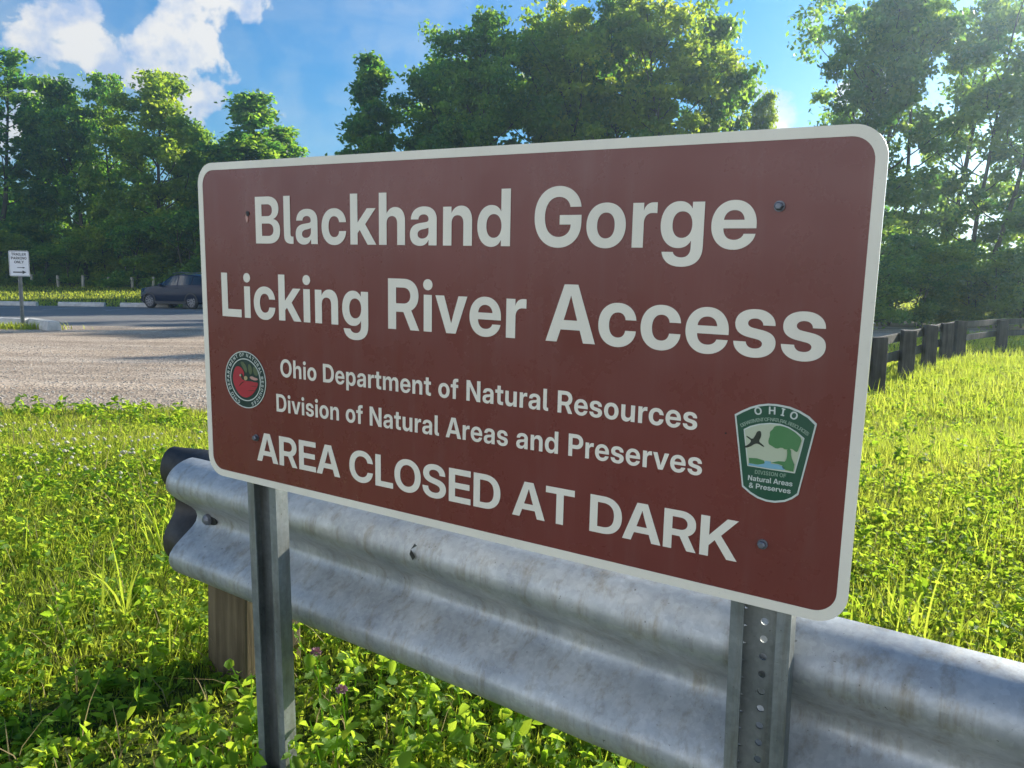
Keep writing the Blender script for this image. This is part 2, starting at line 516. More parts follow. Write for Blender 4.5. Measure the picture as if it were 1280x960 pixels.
def sstep(t):
    t = np.clip(t, 0, 1)
    return t * t * (3 - 2 * t)
GLYPHS = {
    ' ': '269|',
    '&': '647|271,-11 197,-11* 88,43* 28,135* 28,193 28,232* 57,295* 118,354* 166,387 308,481 326,494* 347,520* 358,546* 358,558 358,583* 320,620* 288,620 267,620* 235,603* 216,571* 216,550 216,529* 236,487* 278,434* 310,397 654,0 502,0 216,321 178,365* 122,439* 91,511* 91,552 91,605* 140,689* 229,736* 288,736 345,736* 429,692* 475,615* 475,567 475,535* 453,476* 411,423* 379,400 230,292 201,271* 169,228* 169,200 169,173* 198,131* 248,106* 279,106 318,106* 393,144* 454,211* 490,300* 490,351 611,351 611,296* 587,194* 538,109* 499,78 463,55 424,23* 322,-11*',
    'A': '713|4,0 260,728 453,728 709,0 542,0 428,354 407,424* 362,572* 337,666 378,666 351,572* 307,424* 285,354 167,0;167,158 167,279 547,279 547,158',
    'B': '645|54,0 54,728 346,728 424,728* 533,680* 590,597* 590,541 590,499* 558,434* 500,391* 460,380 460,379 505,375* 576,332* 617,257* 617,205 617,144* 559,52* 445,0* 362,0;201,118 342,118 400,118* 464,168* 464,213 464,244* 435,288* 382,312* 344,312 201,312;201,425 335,425 368,425* 415,448* 441,489* 441,517 441,559* 384,609* 335,609 201,609',
    'C': '726|376,-12 277,-12* 120,79* 31,248* 31,363 31,480* 120,648* 277,739* 376,739 440,739* 550,701* 634,631* 688,532* 697,471 545,471 539,503* 509,554* 466,589* 411,607* 379,607 317,607* 229,547* 182,438* 182,363 182,289* 229,181* 317,121* 379,121 411,121* 466,139* 509,174* 538,224* 545,255 697,255 688,195* 634,96* 549,26* 440,-12*',
    'D': '701|311,0 123,0 123,127 303,127 377,127* 472,181* 519,288* 519,364 519,441* 472,546* 377,601* 304,601 120,601 120,728 314,728 423,728* 583,639* 670,476* 670,364 670,252* 584,89* 423,0*;204,728 204,0 54,0 54,728',
    'E': '608|54,0 54,728 576,728 576,599 204,599 204,430 548,430 548,305 204,305 204,129 576,129 576,0',
    'F': '582|54,0 54,728 560,728 560,599 204,599 204,420 536,420 536,295 204,295 204,0',
    'G': '736|377,-12 274,-12* 118,82* 31,251* 31,363 31,480* 121,648* 277,739* 375,739 437,739* 547,703* 633,635* 688,541* 694,484 542,484 536,512* 508,557* 466,589* 412,607* 379,607 318,607* 229,547* 182,438* 182,363 182,289* 230,180* 319,121* 381,121 432,121* 509,160* 552,229* 552,275 588,272 394,272 394,387 699,387 699,294 699,204* 617,66* 471,-12*',
    'H': '718|54,0 54,728 204,728 204,435 514,435 514,728 664,728 664,0 514,0 514,307 204,307 204,0',
    'I': '392|31,0 31,122 121,122 121,606 31,606 31,728 360,728 360,606 271,606 271,122 360,122 360,0',
    'K': '685|163,152 163,338 188,368* 238,428* 287,487* 313,517 492,728 672,728 365,373 353,373;54,0 54,728 204,728 204,527 204,343 204,271 204,0;506,0 289,330 379,444 680,0',
    'L': '557|54,0 54,728 204,728 204,129 535,129 535,0',
    'M': '894|54,0 54,728 273,728 394,389 401,366* 421,299* 443,226* 461,160* 467,137 429,137 435,160* 453,226* 474,299* 494,366* 502,389 620,728 839,728 839,0 692,0 692,346 692,370* 694,438* 696,514* 698,593* 698,628 716,628 705,590* 681,509* 658,432* 639,368* 631,346 508,0 386,0 262,346 254,368* 234,432* 211,509* 186,590* 174,628 196,628 196,593* 198,514* 200,438* 202,370* 202,346 202,0',
    'N': '725|54,0 54,728 213,728 446,355 457,338* 490,281* 527,215* 544,184 527,146 525,179* 522,265* 521,345* 521,368 521,728 671,728 671,0 512,0 300,337 287,358* 247,426* 198,512* 171,561 198,578 201,524* 204,430* 204,358* 204,337 204,0',
    'O': '747|374,-12 276,-12* 120,80* 31,248* 31,363 31,479* 120,648* 276,739* 374,739 472,739* 627,648* 717,479* 717,363 717,248* 627,79* 472,-12*;374,121 430,121* 517,178* 566,286* 566,363 566,441* 517,550* 430,607* 374,607 318,607* 231,550* 182,441* 182,363 182,286* 231,178* 318,121*',
    'P': '631|54,0 54,728 341,728 423,728* 543,669* 608,562* 608,489 608,416* 542,308* 421,250* 339,250 138,250 138,376 332,376 372,376* 429,404* 460,454* 460,489 460,524* 429,574* 372,601* 332,601 204,601 204,0',
    'R': '650|54,0 54,728 345,728 427,728* 547,669* 612,562* 612,489 612,417* 544,311* 420,254* 337,254 144,254 144,375 336,375 376,375* 434,403* 465,454* 465,489 465,524* 433,574* 376,602* 336,602 204,602 204,0;467,0 300,329 458,329 628,0',
    'S': '652|329,-12 236,-12* 104,48* 34,160* 34,239 179,239 180,199* 217,142* 284,112* 331,112 373,112* 435,135* 469,177* 469,205 469,228* 443,263* 385,289* 339,299 262,316 154,339* 49,440* 49,518 49,584* 118,684* 242,739* 325,739 408,739* 530,683* 598,578* 600,504 460,504 456,556* 384,616* 325,616 288,616* 231,593* 199,552* 199,525 199,503* 224,470* 280,446* 324,436 394,421 452,408* 537,372* 592,321* 618,256* 618,215 618,145* 548,43* 419,-12*',
    'T': '635|22,599 22,728 613,728 613,599 393,599 393,0 243,0 243,599',
    'U': '704|352,-12 261,-12* 127,55* 53,175* 53,253 53,728 199,728 199,266 199,223* 237,156* 306,118* 352,118 399,118* 467,156* 505,223* 505,266 505,728 652,728 652,253 652,175* 577,55* 443,-12*',
    'V': '706|260,0 4,728 168,728 286,373 306,307* 352,153* 379,62 336,62 361,153* 406,307* 426,373 540,728 701,728 451,0',
    'Y': '690|274,0 274,272 4,728 177,728 300,509 317,479* 349,419* 365,390 332,390 347,419* 378,479* 394,509 514,728 686,728 420,272 420,0',
    'a': '553|209,-9 157,-9* 77,25* 31,94* 31,145 31,189* 63,247* 119,283* 192,301* 233,305 280,310* 336,318* 360,335* 360,352 360,355 360,374* 340,403* 302,419* 276,419 249,419* 208,403* 185,372* 183,352 48,352 51,406* 108,484* 209,526* 280,526 333,526* 415,502* 472,456* 502,391* 502,350 502,0 361,0 361,73 359,73 346,48* 306,11* 248,-9*;248,91 283,91* 334,117* 361,161* 361,188 361,240 355,237* 334,231* 307,225* 275,219* 257,217 233,213* 193,197* 169,170* 169,149 169,131* 189,105* 224,91*',
    'c': '555|287,-12 210,-12* 93,56* 28,178* 28,257 28,337* 93,459* 210,527* 287,527 338,527* 424,497* 488,443* 526,368* 529,323 390,323 387,343* 371,375* 346,398* 311,411* 289,411 253,411* 201,373* 173,305* 173,257 173,211* 201,142* 253,105* 289,105 311,105* 345,117* 370,140* 386,174* 389,194 529,194 527,149* 489,74* 425,19* 338,-12*',
    'd': '598|251,-11 184,-11* 84,57* 28,178* 28,258 28,338* 84,459* 185,526* 250,526 284,526* 341,508* 386,472* 402,444 403,444 403,728 547,728 547,0 405,0 405,79 404,79 389,49* 344,9* 285,-11*;289,106 325,106* 380,144* 410,212* 410,258 410,305* 380,372* 325,410* 289,410 254,410* 202,374* 173,307* 173,258 173,210* 202,142* 254,106*',
    'e': '561|286,-12 208,-12* 92,57* 28,179* 28,257 28,336* 93,458* 207,527* 281,527 338,527* 431,489* 499,417* 535,319* 535,260 535,221 80,221 80,313 466,313 401,292 401,331* 372,387* 320,418* 284,418 249,418* 197,387* 168,331* 168,292 168,229 168,189* 197,129* 252,96* 290,96 319,96* 362,113* 392,142* 398,162 530,162 520,111* 452,33* 349,-12*',
    'f': '371|351,516 351,403 9,403 9,516;102,0 102,583 102,631* 139,695* 214,728* 269,728 295,728* 342,728* 351,728 351,615 345,615* 313,615* 302,615 271,615* 246,589* 246,558 246,0',
    'g': '598|294,-211 221,-211* 119,-169* 61,-94* 54,-44 192,-44 198,-64* 226,-91* 268,-105* 294,-105 347,-105* 404,-47* 404,8 404,87 404,87 389,57* 343,18* 285,0* 251,0 184,0* 84,67* 28,185* 28,262 28,339* 84,459* 185,526* 250,526 284,526* 341,508* 388,470* 404,441 404,441 404,516 547,516 547,20 547,-62* 483,-163* 369,-211*;289,115 325,115* 380,152* 410,219* 410,264 410,309* 380,376* 325,412* 289,412 254,412* 202,377* 173,311* 173,264 173,216* 202,150* 254,115*',
    'h': '585|195,286 195,0 51,0 51,728 195,728 195,381 168,381 193,450* 283,526* 353,526 409,526* 490,479* 534,388* 534,323 534,0 391,0 391,297 391,348* 341,402* 296,402 266,402* 220,378* 195,327*',
    'i': '246|51,0 51,516 195,516 195,0;123,580 87,580* 40,624* 40,657 40,690* 87,734* 122,734 158,734* 205,690* 205,657 205,624* 158,580*',
    'k': '550|181,149 181,318 196,318 377,516 546,516 312,256 279,256;51,0 51,728 195,728 195,0;388,0 225,224 320,325 556,0',
    'l': '273|218,0 129,0* 51,65* 51,139 51,728 195,728 195,153 195,129* 214,110* 238,110 243,110* 255,110* 259,110 259,0 249,0* 228,0*',
    'm': '884|51,0 51,516 190,516 190,400 181,400 194,442* 244,499* 310,526* 346,526 405,526* 492,458* 501,400 486,400 495,439* 545,496* 617,526* 659,526 709,526* 787,483* 833,401* 833,342 833,0 689,0 689,315 689,362* 639,408* 602,408 574,408* 533,383* 511,340* 511,311 511,0 373,0 373,319 373,360* 325,408* 287,408 261,408* 220,384* 195,338* 195,304 195,0',
    'n': '585|195,286 195,0 51,0 51,516 192,516 192,381 168,381 193,450* 283,526* 353,526 409,526* 490,479* 534,388* 534,323 534,0 391,0 391,297 391,348* 341,402* 296,402 266,402* 220,378* 195,327*',
    'o': '580|290,-12 212,-12* 94,56* 28,177* 28,257 28,338* 94,460* 212,527* 290,527 369,527* 486,460* 552,338* 552,257 552,177* 486,56* 369,-12*;290,105 325,105* 378,141* 407,210* 407,257 407,306* 378,374* 325,410* 290,410 256,410* 203,374* 173,306* 173,257 173,210* 203,141* 255,105*',
    'p': '598|51,-204 51,516 193,516 193,446 194,446 210,473* 256,508* 314,526* 347,526 413,526* 513,459* 569,338* 569,258 569,178* 514,57* 414,-11* 346,-11 312,-11* 256,9* 211,48* 196,77 195,77 195,-204;309,106 344,106* 396,142* 424,210* 424,258 424,307* 396,374* 344,410* 309,410 273,410* 218,372* 188,305* 188,258 188,212* 218,144* 273,106*',
    'r': '373|51,0 51,516 190,516 190,428 191,428 205,474* 266,519* 317,519 330,519* 351,518* 359,518 359,395 351,396* 316,398* 297,398 268,398* 221,371* 195,318* 195,279 195,0',
    's': '520|265,-13 198,-13* 94,29* 31,107* 27,162 168,162 172,128* 221,90* 262,90 303,90* 348,121* 348,145 348,165* 313,190* 282,196 191,214 116,229* 38,304* 38,364 38,413* 91,486* 190,527* 257,527 324,527* 423,484* 480,406* 481,352 348,352 347,383* 299,424* 261,424 224,424* 181,393* 181,370 181,350* 215,324* 244,318 342,299 420,284* 494,215* 494,158 494,106* 436,30* 332,-13*',
    't': '369|347,516 347,403 9,403 9,516;98,656 241,656 241,159 241,133* 263,113* 292,113 304,113* 338,113* 347,113 347,0 334,0* 287,0* 263,0 178,0* 98,67* 98,137',
    'u': '585|232,-11 177,-11* 96,37* 51,128* 51,193 51,516 195,516 195,219 195,168* 245,113* 290,113 319,113* 365,138* 391,189* 391,229 391,516 534,516 534,0 393,0 393,134 417,134 393,66* 303,-11*',
    'v': '554|197,0 6,516 157,516 242,261 257,215* 283,124* 296,79 262,79 275,124* 301,215* 315,261 399,516 548,516 357,0',
}


# ------------------------------------------------------------------ lettering
def glyph(ch):
    adv, cs = GLYPHS[ch].split('|')
    out = []
    for c in cs.split(';'):
        if not c:
            continue
        pts = []
        for tok in c.split():
            on = not tok.endswith('*')
            x, y = tok.rstrip('*').split(',')
            pts.append((float(x), float(y), on))
        full = []
        for i, p_ in enumerate(pts):                      # TrueType: implied on-curve points
            q = pts[(i + 1) % len(pts)]
            full.append(p_)
            if not p_[2] and not q[2]:
                full.append(((p_[0] + q[0]) / 2, (p_[1] + q[1]) / 2, True))
        k = next(i for i, p_ in enumerate(full) if p_[2])
        full = full[k:] + full[:k]
        poly, i = [], 0
        while i < len(full):
            a = full[i]
            poly.append((a[0], a[1]))
            if i + 1 < len(full) and not full[i + 1][2]:
                b = full[i + 1]; e = full[(i + 2) % len(full)]
                for t in (.2, .4, .6, .8):
                    poly.append(((1 - t) ** 2 * a[0] + 2 * t * (1 - t) * b[0] + t * t * e[0],
                                 (1 - t) ** 2 * a[1] + 2 * t * (1 - t) * b[1] + t * t * e[1]))
                i += 2
            else:
                i += 1
        out.append(poly)
    return float(adv), out


CAP = 727.0


def text_contours(text, track=0.0):
    x, out = 0.0, []
    for ch in text:
        adv, cs = glyph(ch)
        out.append((x + adv / 2, [[(px + x, py) for px, py in c] for c in cs]))
        x += adv + track
    return out


def fill_mesh(name, contours, y0, thick):
    """Flat filled outlines (with holes) in the x-z plane, front face at y0, thickness behind it."""
    cu = bpy.data.curves.new(name, 'CURVE')
    cu.dimensions = '2D'; cu.fill_mode = 'BOTH'; cu.extrude = thick / 2
    for c in contours:
        sp_ = cu.splines.new('POLY')
        sp_.points.add(len(c) - 1)
        for i, (x, z) in enumerate(c):
            sp_.points[i].co = (x, z, 0, 1)
        sp_.use_cyclic_u = True
    o = bpy.data.objects.new(name, cu)
    C.objects.link(o)
    dg = bpy.context.evaluated_depsgraph_get()
    me = bpy.data.meshes.new_from_object(o.evaluated_get(dg))
    bpy.data.objects.remove(o); bpy.data.curves.remove(cu)
    co = np.empty(len(me.vertices) * 3, dtype=np.float32); me.vertices.foreach_get('co', co)
    co = co.reshape(-1, 3)
    co = np.stack([co[:, 0], y0 + thick / 2 - co[:, 2], co[:, 1]], 1)
    me.vertices.foreach_set('co', co.ravel()); me.name = name
    me.update()
    return me


def glyph_mesh(name, glyphs, y0):
    """Lettering: the outlines of every glyph filled by the non-zero rule (its strokes may overlap), a flat sheet at y0 facing the front."""
    V_, F_ = [], []
    for cs in glyphs:
        if not cs:
            continue
        pts, edges = [], []
        for c in cs:
            k = len(pts)
            pts += [Vector(p_) for p_ in c]
            edges += [(k + i, k + (i + 1) % len(c)) for i in range(len(c))]
        sz = max(p_.x for p_ in pts) - min(p_.x for p_ in pts)
        k_ = 1 / max(sz, 1e-6)
        ov, _, of, *_ = geometry.delaunay_2d_cdt([p_ * k_ for p_ in pts], edges, [], 0, 1e-5)
        tri = np.array([[ov[i][:] for i in f] for f in of if len(f) == 3]) / k_
        fi = [tuple(f) for f in of if len(f) == 3]
        cen = tri.mean(1)
        wind = np.zeros(len(cen))
        for c in cs:
            a = np.array(c); b = np.roll(a, -1, 0)
            for (x0, z0), (x1, z1) in zip(a, b):
                up = (z0 <= cen[:, 1]) & (z1 > cen[:, 1]); dn = (z0 > cen[:, 1]) & (z1 <= cen[:, 1])
                side = (x1 - x0) * (cen[:, 1] - z0) - (cen[:, 0] - x0) * (z1 - z0)
                wind += np.where(up & (side > 0), 1, 0) - np.where(dn & (side < 0), 1, 0)
        b_ = len(V_)
        V_ += [(v_[0] / k_, y0, v_[1] / k_) for v_ in ov]
        for f, w_ in zip(fi, wind):
            if w_ != 0:
                F_.append(tuple(i + b_ for i in f))
    me = bpy.data.meshes.new(name)
    me.from_pydata(V_, [], F_)
    bm = bmesh.new(); bm.from_mesh(me)
    bmesh.ops.delete(bm, geom=[v_ for v_ in bm.verts if not v_.link_faces], context='VERTS')
    for f in bm.faces:
        f.normal_update()
        if f.normal.y > 0:
            f.normal_flip()
    bm.to_mesh(me); bm.free()
    return me


def line_text(name, text, x0, x1, z0, z1, cap, mat, parent, y0, thick=.0005, track=0.0, zoff=0.0):
    """A line of lettering from x0 to x1, baseline z0 at the start and z1 at the end, capitals cap high."""
    gs = [g_ for _, g_ in text_contours(text, track)]
    lo = min(p_[0] for g_ in gs for c in g_ for p_ in c); hi = max(p_[0] for g_ in gs for c in g_ for p_ in c)
    kx = (x1 - x0) / (hi - lo); kz = cap / CAP
    res = [[[(x0 + (px - lo) * kx, zoff + z0 + (z1 - z0) * (px - lo) / (hi - lo) + pz * kz) for px, pz in c] for c in g_] for g_ in gs]
    return link(name, glyph_mesh(name, res, y0), mat, parent)


def arc_text(name, text, cx, cz, r, a_mid, span, cap, mat, parent, y0, thick=.0005, sx=1.0):
    gl = text_contours(text)
    tot = gl[-1][0] + 300
    res = []
    for cxm, cs in gl:
        a = a_mid - (cxm / tot - .5) * span
        k = cap / CAP
        g_ = []
        for c in cs:
            pts = []
            for px, pz in c:
                lx, lz = (px - cxm) * k * sx, pz * k
                pts.append((cx + math.cos(a) * (r + lz) + math.sin(a) * lx, cz + math.sin(a) * (r + lz) - math.cos(a) * lx))
            g_.append(pts)
        res.append(g_)
    return link(name, glyph_mesh(name, res, y0), mat, parent)


def round_rect(x0, z0, x1, z1, r, n=10):
    pts = []
    for cx, cz, a0 in ((x1 - r, z1 - r, 0), (x0 + r, z1 - r, 90), (x0 + r, z0 + r, 180), (x1 - r, z0 + r, 270)):
        for k in range(n + 1):
            a = R(a0 + 90 * k / n)
            pts.append((cx + r * math.cos(a), cz + r * math.sin(a)))
    return pts


def circle(cx, cz, rx, rz, n=48):
    return [(cx + rx * math.cos(2 * math.pi * k / n), cz + rz * math.sin(2 * math.pi * k / n)) for k in range(n)]


# ------------------------------------------------------------------ ground and car park
LOT = [(-120, 9.1), (2.3, 9.1), (8.2, 18.4), (13, 26.5), (34, 31), (34, 36), (5, 42.2), (-120, 42.2)]


def gz(x, y):
    x = np.asarray(x, dtype=float); y = np.asarray(y, dtype=float)
    berm = .42 * (1 - sstep((y - 4.2) / 4.6))
    rise = .030 * np.maximum(0, y - 43.0)
    rise = np.where(y > 75, .030 * 32 + (y - 75) * .06, rise)
    return berm + np.minimum(rise, 6.0)


def in_lot(x, y, grow=0.0):
    x = np.asarray(x); y = np.asarray(y)
    inside = np.zeros(x.shape, dtype=bool)
    n = len(LOT)
    for i in range(n):
        (x0, y0), (x1, y1) = LOT[i], LOT[(i + 1) % n]
        c = (y0 > y) != (y1 > y)
        with np.errstate(divide='ignore', invalid='ignore'):
            xi = (x1 - x0) * (y - y0) / (y1 - y0 if y1 != y0 else 1e-9) + x0
        inside ^= c & (x < xi)
    return inside


xs = np.unique(np.concatenate([np.linspace(-260, -20, 25), np.linspace(-20, 20, 81), np.linspace(20, 260, 25)]))
ys = np.unique(np.concatenate([np.linspace(-40, 0, 9), np.linspace(0, 9.0, 46), np.linspace(9.0, 43, 18), np.linspace(43, 75, 17), np.linspace(75, 400, 14)]))
XX, YY = np.meshgrid(xs, ys)
V = np.stack([XX.ravel(), YY.ravel(), gz(XX, YY).ravel()], 1)
nx, ny = len(xs), len(ys)
ii = (np.arange(ny - 1)[:, None] * nx + np.arange(nx - 1)[None]).ravel()
tag(link('ground', np_mesh('ground', V, [np.stack([ii, ii + 1, ii + nx + 1, ii + nx], 1)], smooth=True), M['lawn']),
    'green lawn and soil ground under the whole scene', 'ground', kind='structure')


def ragged(poly, z, name, mat, label, amp=.12, step=.35, fixed=()):
    pts = []
    n = len(poly)
    for i in range(n):
        a, b = np.array(poly[i], float), np.array(poly[(i + 1) % n], float)
        L = np.linalg.norm(b - a)
        k = max(1, int(L / step)) if L < 140 and max(abs(a[0]), abs(b[0])) < 125 else 1
        nrm = np.array([-(b - a)[1], (b - a)[0]]) / L
        for j in range(k):
            q = a + (b - a) * j / k
            if i not in fixed:
                q = q + nrm * rng.normal(0, amp) * (j > 0)
            pts.append(tuple(q))
    me = bpy.data.meshes.new(name)
    tri = geometry.tessellate_polygon([[Vector((x, y, 0)) for x, y in pts]])
    me.from_pydata([(x, y, z) for x, y in pts], [], [tuple(t) for t in tri])
    bm = bmesh.new(); bm.from_mesh(me); bmesh.ops.recalc_face_normals(bm, faces=bm.faces)
    if sum(f.normal.z for f in bm.faces) < 0:
        bmesh.ops.reverse_faces(bm, faces=bm.faces)
    bm.to_mesh(me); bm.free()
    return tag(link(name, me, mat), label, 'ground', kind='structure')


ragged(LOT, .004, 'gravel_lot', M['gravel'], 'tan gravel car park surface beyond the lawn')
ragged([(-119, 25.2), (-9, 25.2), (3, 25.6), (9, 30), (5, 41.6), (-119, 41.6)], .008, 'asphalt_lane', M['asphalt'], 'grey worn asphalt strip in front of the far wheel stops', .1, .5)
b_ = MB()
for k in range(9):
    x = -33 + 2.9 * k
    b_.add([(x, 37.0, .012), (x + .12, 37.0, .012), (x + .12, 41.3, .012), (x, 41.3, .012)], [(0, 1, 2, 3)])
b_.build('parking_lines', M['paint_line'])
tag(bpy.data.objects['parking_lines'], 'faded pale stall lines painted on the asphalt', 'road marking', kind='structure')

# ------------------------------------------------------------------ the big sign (built in its own plane: x along, z up, -y to the front)
S_ORG = np.array([-.6122, 1.6203, 1.1087])
S_R1 = np.array([.84737, -.53034, -.02654]); S_R2 = np.array([.00778, -.03759, .99926]); S_R3 = np.array([-.53095, -.84695, -.02772])
S_W, S_H = 1.219, .6096
BASE = .70                                         # sign's lower edge above the thing's origin on the ground
sign = thing('park_sign', 'large brown park sign with white lettering and two emblems before the guardrail', 'sign')
_o = S_ORG + S_R1 * (S_W / 2) - S_R2 * BASE
sign.matrix_world = Matrix([[S_R1[i], -S_R3[i], S_R2[i], _o[i]] for i in range(3)] + [[0, 0, 0, 1]])
U0 = -S_W / 2                                      # sign coordinate u=0 in local x
def su(pts): return [(u + U0, v_ + BASE) for u, v_ in pts]
outer = round_rect(U0, BASE, U0 + S_W, BASE + S_H, .040)
inner = round_rect(U0 + .0135, BASE + .0135, U0 + S_W - .0135, BASE + S_H - .0135, .0285)
# panel: brown sheeting on an aluminium blank, mounting holes stay covered by the bolts
pan = link('panel', fill_mesh('panel', [outer], .0, .003), M['brown'], sign)
pan.data.materials.append(M['aluminium'])
for pg in pan.data.polygons:
    pg.material_index = 0 if pg.normal.y < -.5 else 1
link('border', fill_mesh('border', [outer, inner], -.0006, .0006), M['white_sheet'], sign)
LY = -.0006
def letter(name, text, u0, u1, v0, v1, cap, lab, track=0.0):
    o_ = line_text(name, text, u0 + U0, u1 + U0, v0 + BASE, v1 + BASE, cap, M['white_sheet'], sign, LY - .0003, .0006, track)
    o_['label'] = lab
letter('lettering', 'Blackhand Gorge', .1597, 1.0749, .4612, .4655, .0835, 'large white first line of lettering', 6)
letter('lettering', 'Licking River Access', .0585, 1.1685, .3220, .3312, .0830, 'large white second line of lettering', 4)
letter('lettering', 'Ohio Department of Natural Resources', .2152, 1.0137, .2190, .2252, .0330, 'small white line naming the department', 12)
letter('lettering', 'Division of Natural Areas and Preserves', .2022, 1.0239, .1518, .1640, .0335, 'small white line naming the division', 12)
letter('lettering', 'AREA CLOSED AT DARK', .1445, 1.0786, .0488, .0548, .0560, 'white closing notice in capitals', -18)
# round seal with a red bird
sc_u, sc_v = .1179, .2030
seal = link('emblem', fill_mesh('emblem', [su(circle(sc_u, sc_v, .0575, .0552))], LY, .0006), M['seal_green'], sign)
seal['label'] = 'round seal with a red bird'
link('ring', fill_mesh('ring', [su(circle(sc_u, sc_v, .0575, .0552)), su(circle(sc_u, sc_v, .0555, .0533)), su(circle(sc_u, sc_v, .0430, .0413)), su(circle(sc_u, sc_v, .0410, .0394))], LY - .0006, .0006), M['badge_white'], seal)
arc_text('ring_lettering', 'OHIO DEPARTMENT OF NATURAL RESOURCES', sc_u + U0, sc_v + BASE, .0452, R(90), R(322), .0066, M['badge_white'], seal, LY - .0009, .0006)
CARD = [(0.0815, 0.2002), (0.0853, 0.2169), (0.0926, 0.2274), (0.1034, 0.2275), (0.1115, 0.2226), (0.1158, 0.215), (0.1119, 0.2065), (0.1151, 0.2003), (0.1293, 0.2018), (0.1433, 0.2008), (0.1538, 0.2011), (0.1523, 0.1945), (0.1461, 0.1858), (0.1375, 0.1768), (0.123, 0.1687), (0.1111, 0.1682), (0.0994, 0.1726), (0.0879, 0.1845)]


def soften(poly, it=2):
    for _ in range(it):
        q = []
        for i in range(len(poly)):
            a, b = poly[i], poly[(i + 1) % len(poly)]
            q += [(a[0] * .75 + b[0] * .25, a[1] * .75 + b[1] * .25), (a[0] * .25 + b[0] * .75, a[1] * .25 + b[1] * .75)]
        poly = q
    return poly


def flat(name, polys, mat, parent, lay, soft=2):
    return link(name, fill_mesh(name, [su(soften(q, soft)) for q in polys], LY - .0006 * lay, .0006), mat, parent)


flat('bird', [CARD], M['seal_red'], seal, 1)
flat('leaves', [[(.1039, .2365), (.1123, .238), (.1214, .2316), (.1256, .2207), (.1206, .2154), (.1139, .2229)],
                [(.1263, .2353), (.1355, .2329), (.1397, .2221), (.1346, .2136), (.1278, .2177)],
                [(.1413, .2318), (.1505, .2295), (.1545, .2204), (.1532, .2138), (.144, .2145), (.1409, .2222)]], M['seal_leaf'], seal, 1)
flat('beak', [[(.1143, .2084), (.1192, .2113), (.125, .2094), (.1248, .2046), (.1187, .2015), (.1153, .2036)]], M['seal_nut'], seal, 2)
flat('acorns', [[(.1297, .2099), (.1369, .2122), (.1437, .2097), (.153, .209), (.1528, .2058), (.1435, .204), (.1331, .2062)]], M['seal_pink'], seal, 1)
flat('feather_lines', [[(.1289, .1921), (.143, .1939), (.1522, .1929), (.1429, .1926)], [(.1213, .1823), (.1356, .1847), (.1472, .1851), (.1355, .1834)],
                       [(.1002, .1882), (.1028, .1934), (.1102, .1982), (.1151, .1995), (.1052, .1936)],
                       [(.1055, .212), (.1088, .2155), (.112, .2098), (.1148, .2024), (.1100, .203), (.1063, .2074)]], M['badge_dark'], seal, 2, 1)
flat('eye', [circle(.1052, .2108, .0021, .0020, 12)], M['badge_pale'], seal, 3, 0)
# green badge
OUT = [(1.063, .2532), (1.0719, .2592), (1.0821, .2651), (1.093, .2696), (1.1045, .2722), (1.116, .2728), (1.1318, .2714), (1.1443, .2677), (1.1559, .262), (1.1656, .2538),
       (1.1580, .2070), (1.1502, .1603), (1.1433, .1537), (1.1344, .1482), (1.1221, .1448), (1.1109, .1444), (1.0995, .1468), (1.0895, .1514), (1.0788, .1588), (1.0710, .206)]
bc = (1.1140, .2080)
def shrink(poly, k): return [(bc[0] + (u - bc[0]) * (1 - k), bc[1] + (v_ - bc[1]) * (1 - k * .85)) for u, v_ in poly]
badge = link('emblem', fill_mesh('emblem', [su(OUT)], LY, .0006), M['badge_green'], sign)
badge['label'] = 'green badge with a flying bird and a tree'
link('badge_border', fill_mesh('badge_border', [su(OUT), su(shrink(OUT, .045))], LY - .0006, .0006), M['badge_white'], badge)
WIN = [(1.0759, .2353), (1.0837, .2403), (1.0946, .2447), (1.1087, .2478), (1.1212, .2482), (1.1321, .2457), (1.1424, .2407), (1.1522, .2337), (1.1484, .2107), (1.144, .1873), (1.1144, .1871), (1.0839, .1875), (1.0799, .2119)]
link('picture_frame', fill_mesh('picture_frame', [su(WIN)], LY - .0006, .0006), M['badge_white'], badge)
wc = (1.1140, .2180)
WIN2 = [(wc[0] + (u - wc[0]) * .955, wc[1] + (v_ - wc[1]) * .955) for u, v_ in WIN]
link('picture_sky', fill_mesh('picture_sky', [su(WIN2)], LY - .0012, .0006), M['badge_pale'], badge)
def clip_in(poly): return [(wc[0] + (u - wc[0]) * .955, wc[1] + (v_ - wc[1]) * .955) for u, v_ in poly]
flat('tree_crown', [clip_in([(1.1151, .2461), (1.1243, .2473), (1.1337, .2453), (1.1424, .2407), (1.1513, .2333), (1.149, .2237), (1.1469, .215), (1.1435, .2156), (1.1402, .2183), (1.1356, .2182), (1.1312, .2159), (1.1263, .2187), (1.1195, .2153), (1.1138, .2185), (1.109, .2203), (1.1083, .2259), (1.1101, .2319), (1.1094, .2375), (1.1131, .2412)])], M['badge_tree'], badge, 3, 1)
flat('tree_trunk', [clip_in([(1.1333, .2181), (1.1384, .2181), (1.1391, .2077), (1.1431, .2002), (1.1442, .1955), (1.1436, .1889), (1.1346, .189), (1.1282, .1913), (1.1309, .1982), (1.1336, .2036), (1.1343, .2102)])], M['badge_tree'], badge, 4, 1)
flat('hills', [clip_in([(1.0842, .1979), (1.0945, .1988), (1.1042, .1973), (1.106, .1935), (1.0966, .1903), (1.085, .1907)]), clip_in([(1.1138, .1955), (1.123, .1993), (1.1338, .2), (1.1441, .1987), (1.1436, .1881), (1.1331, .1888), (1.132, .1935), (1.1233, .1954)])], M['badge_tree'], badge, 3, 0)
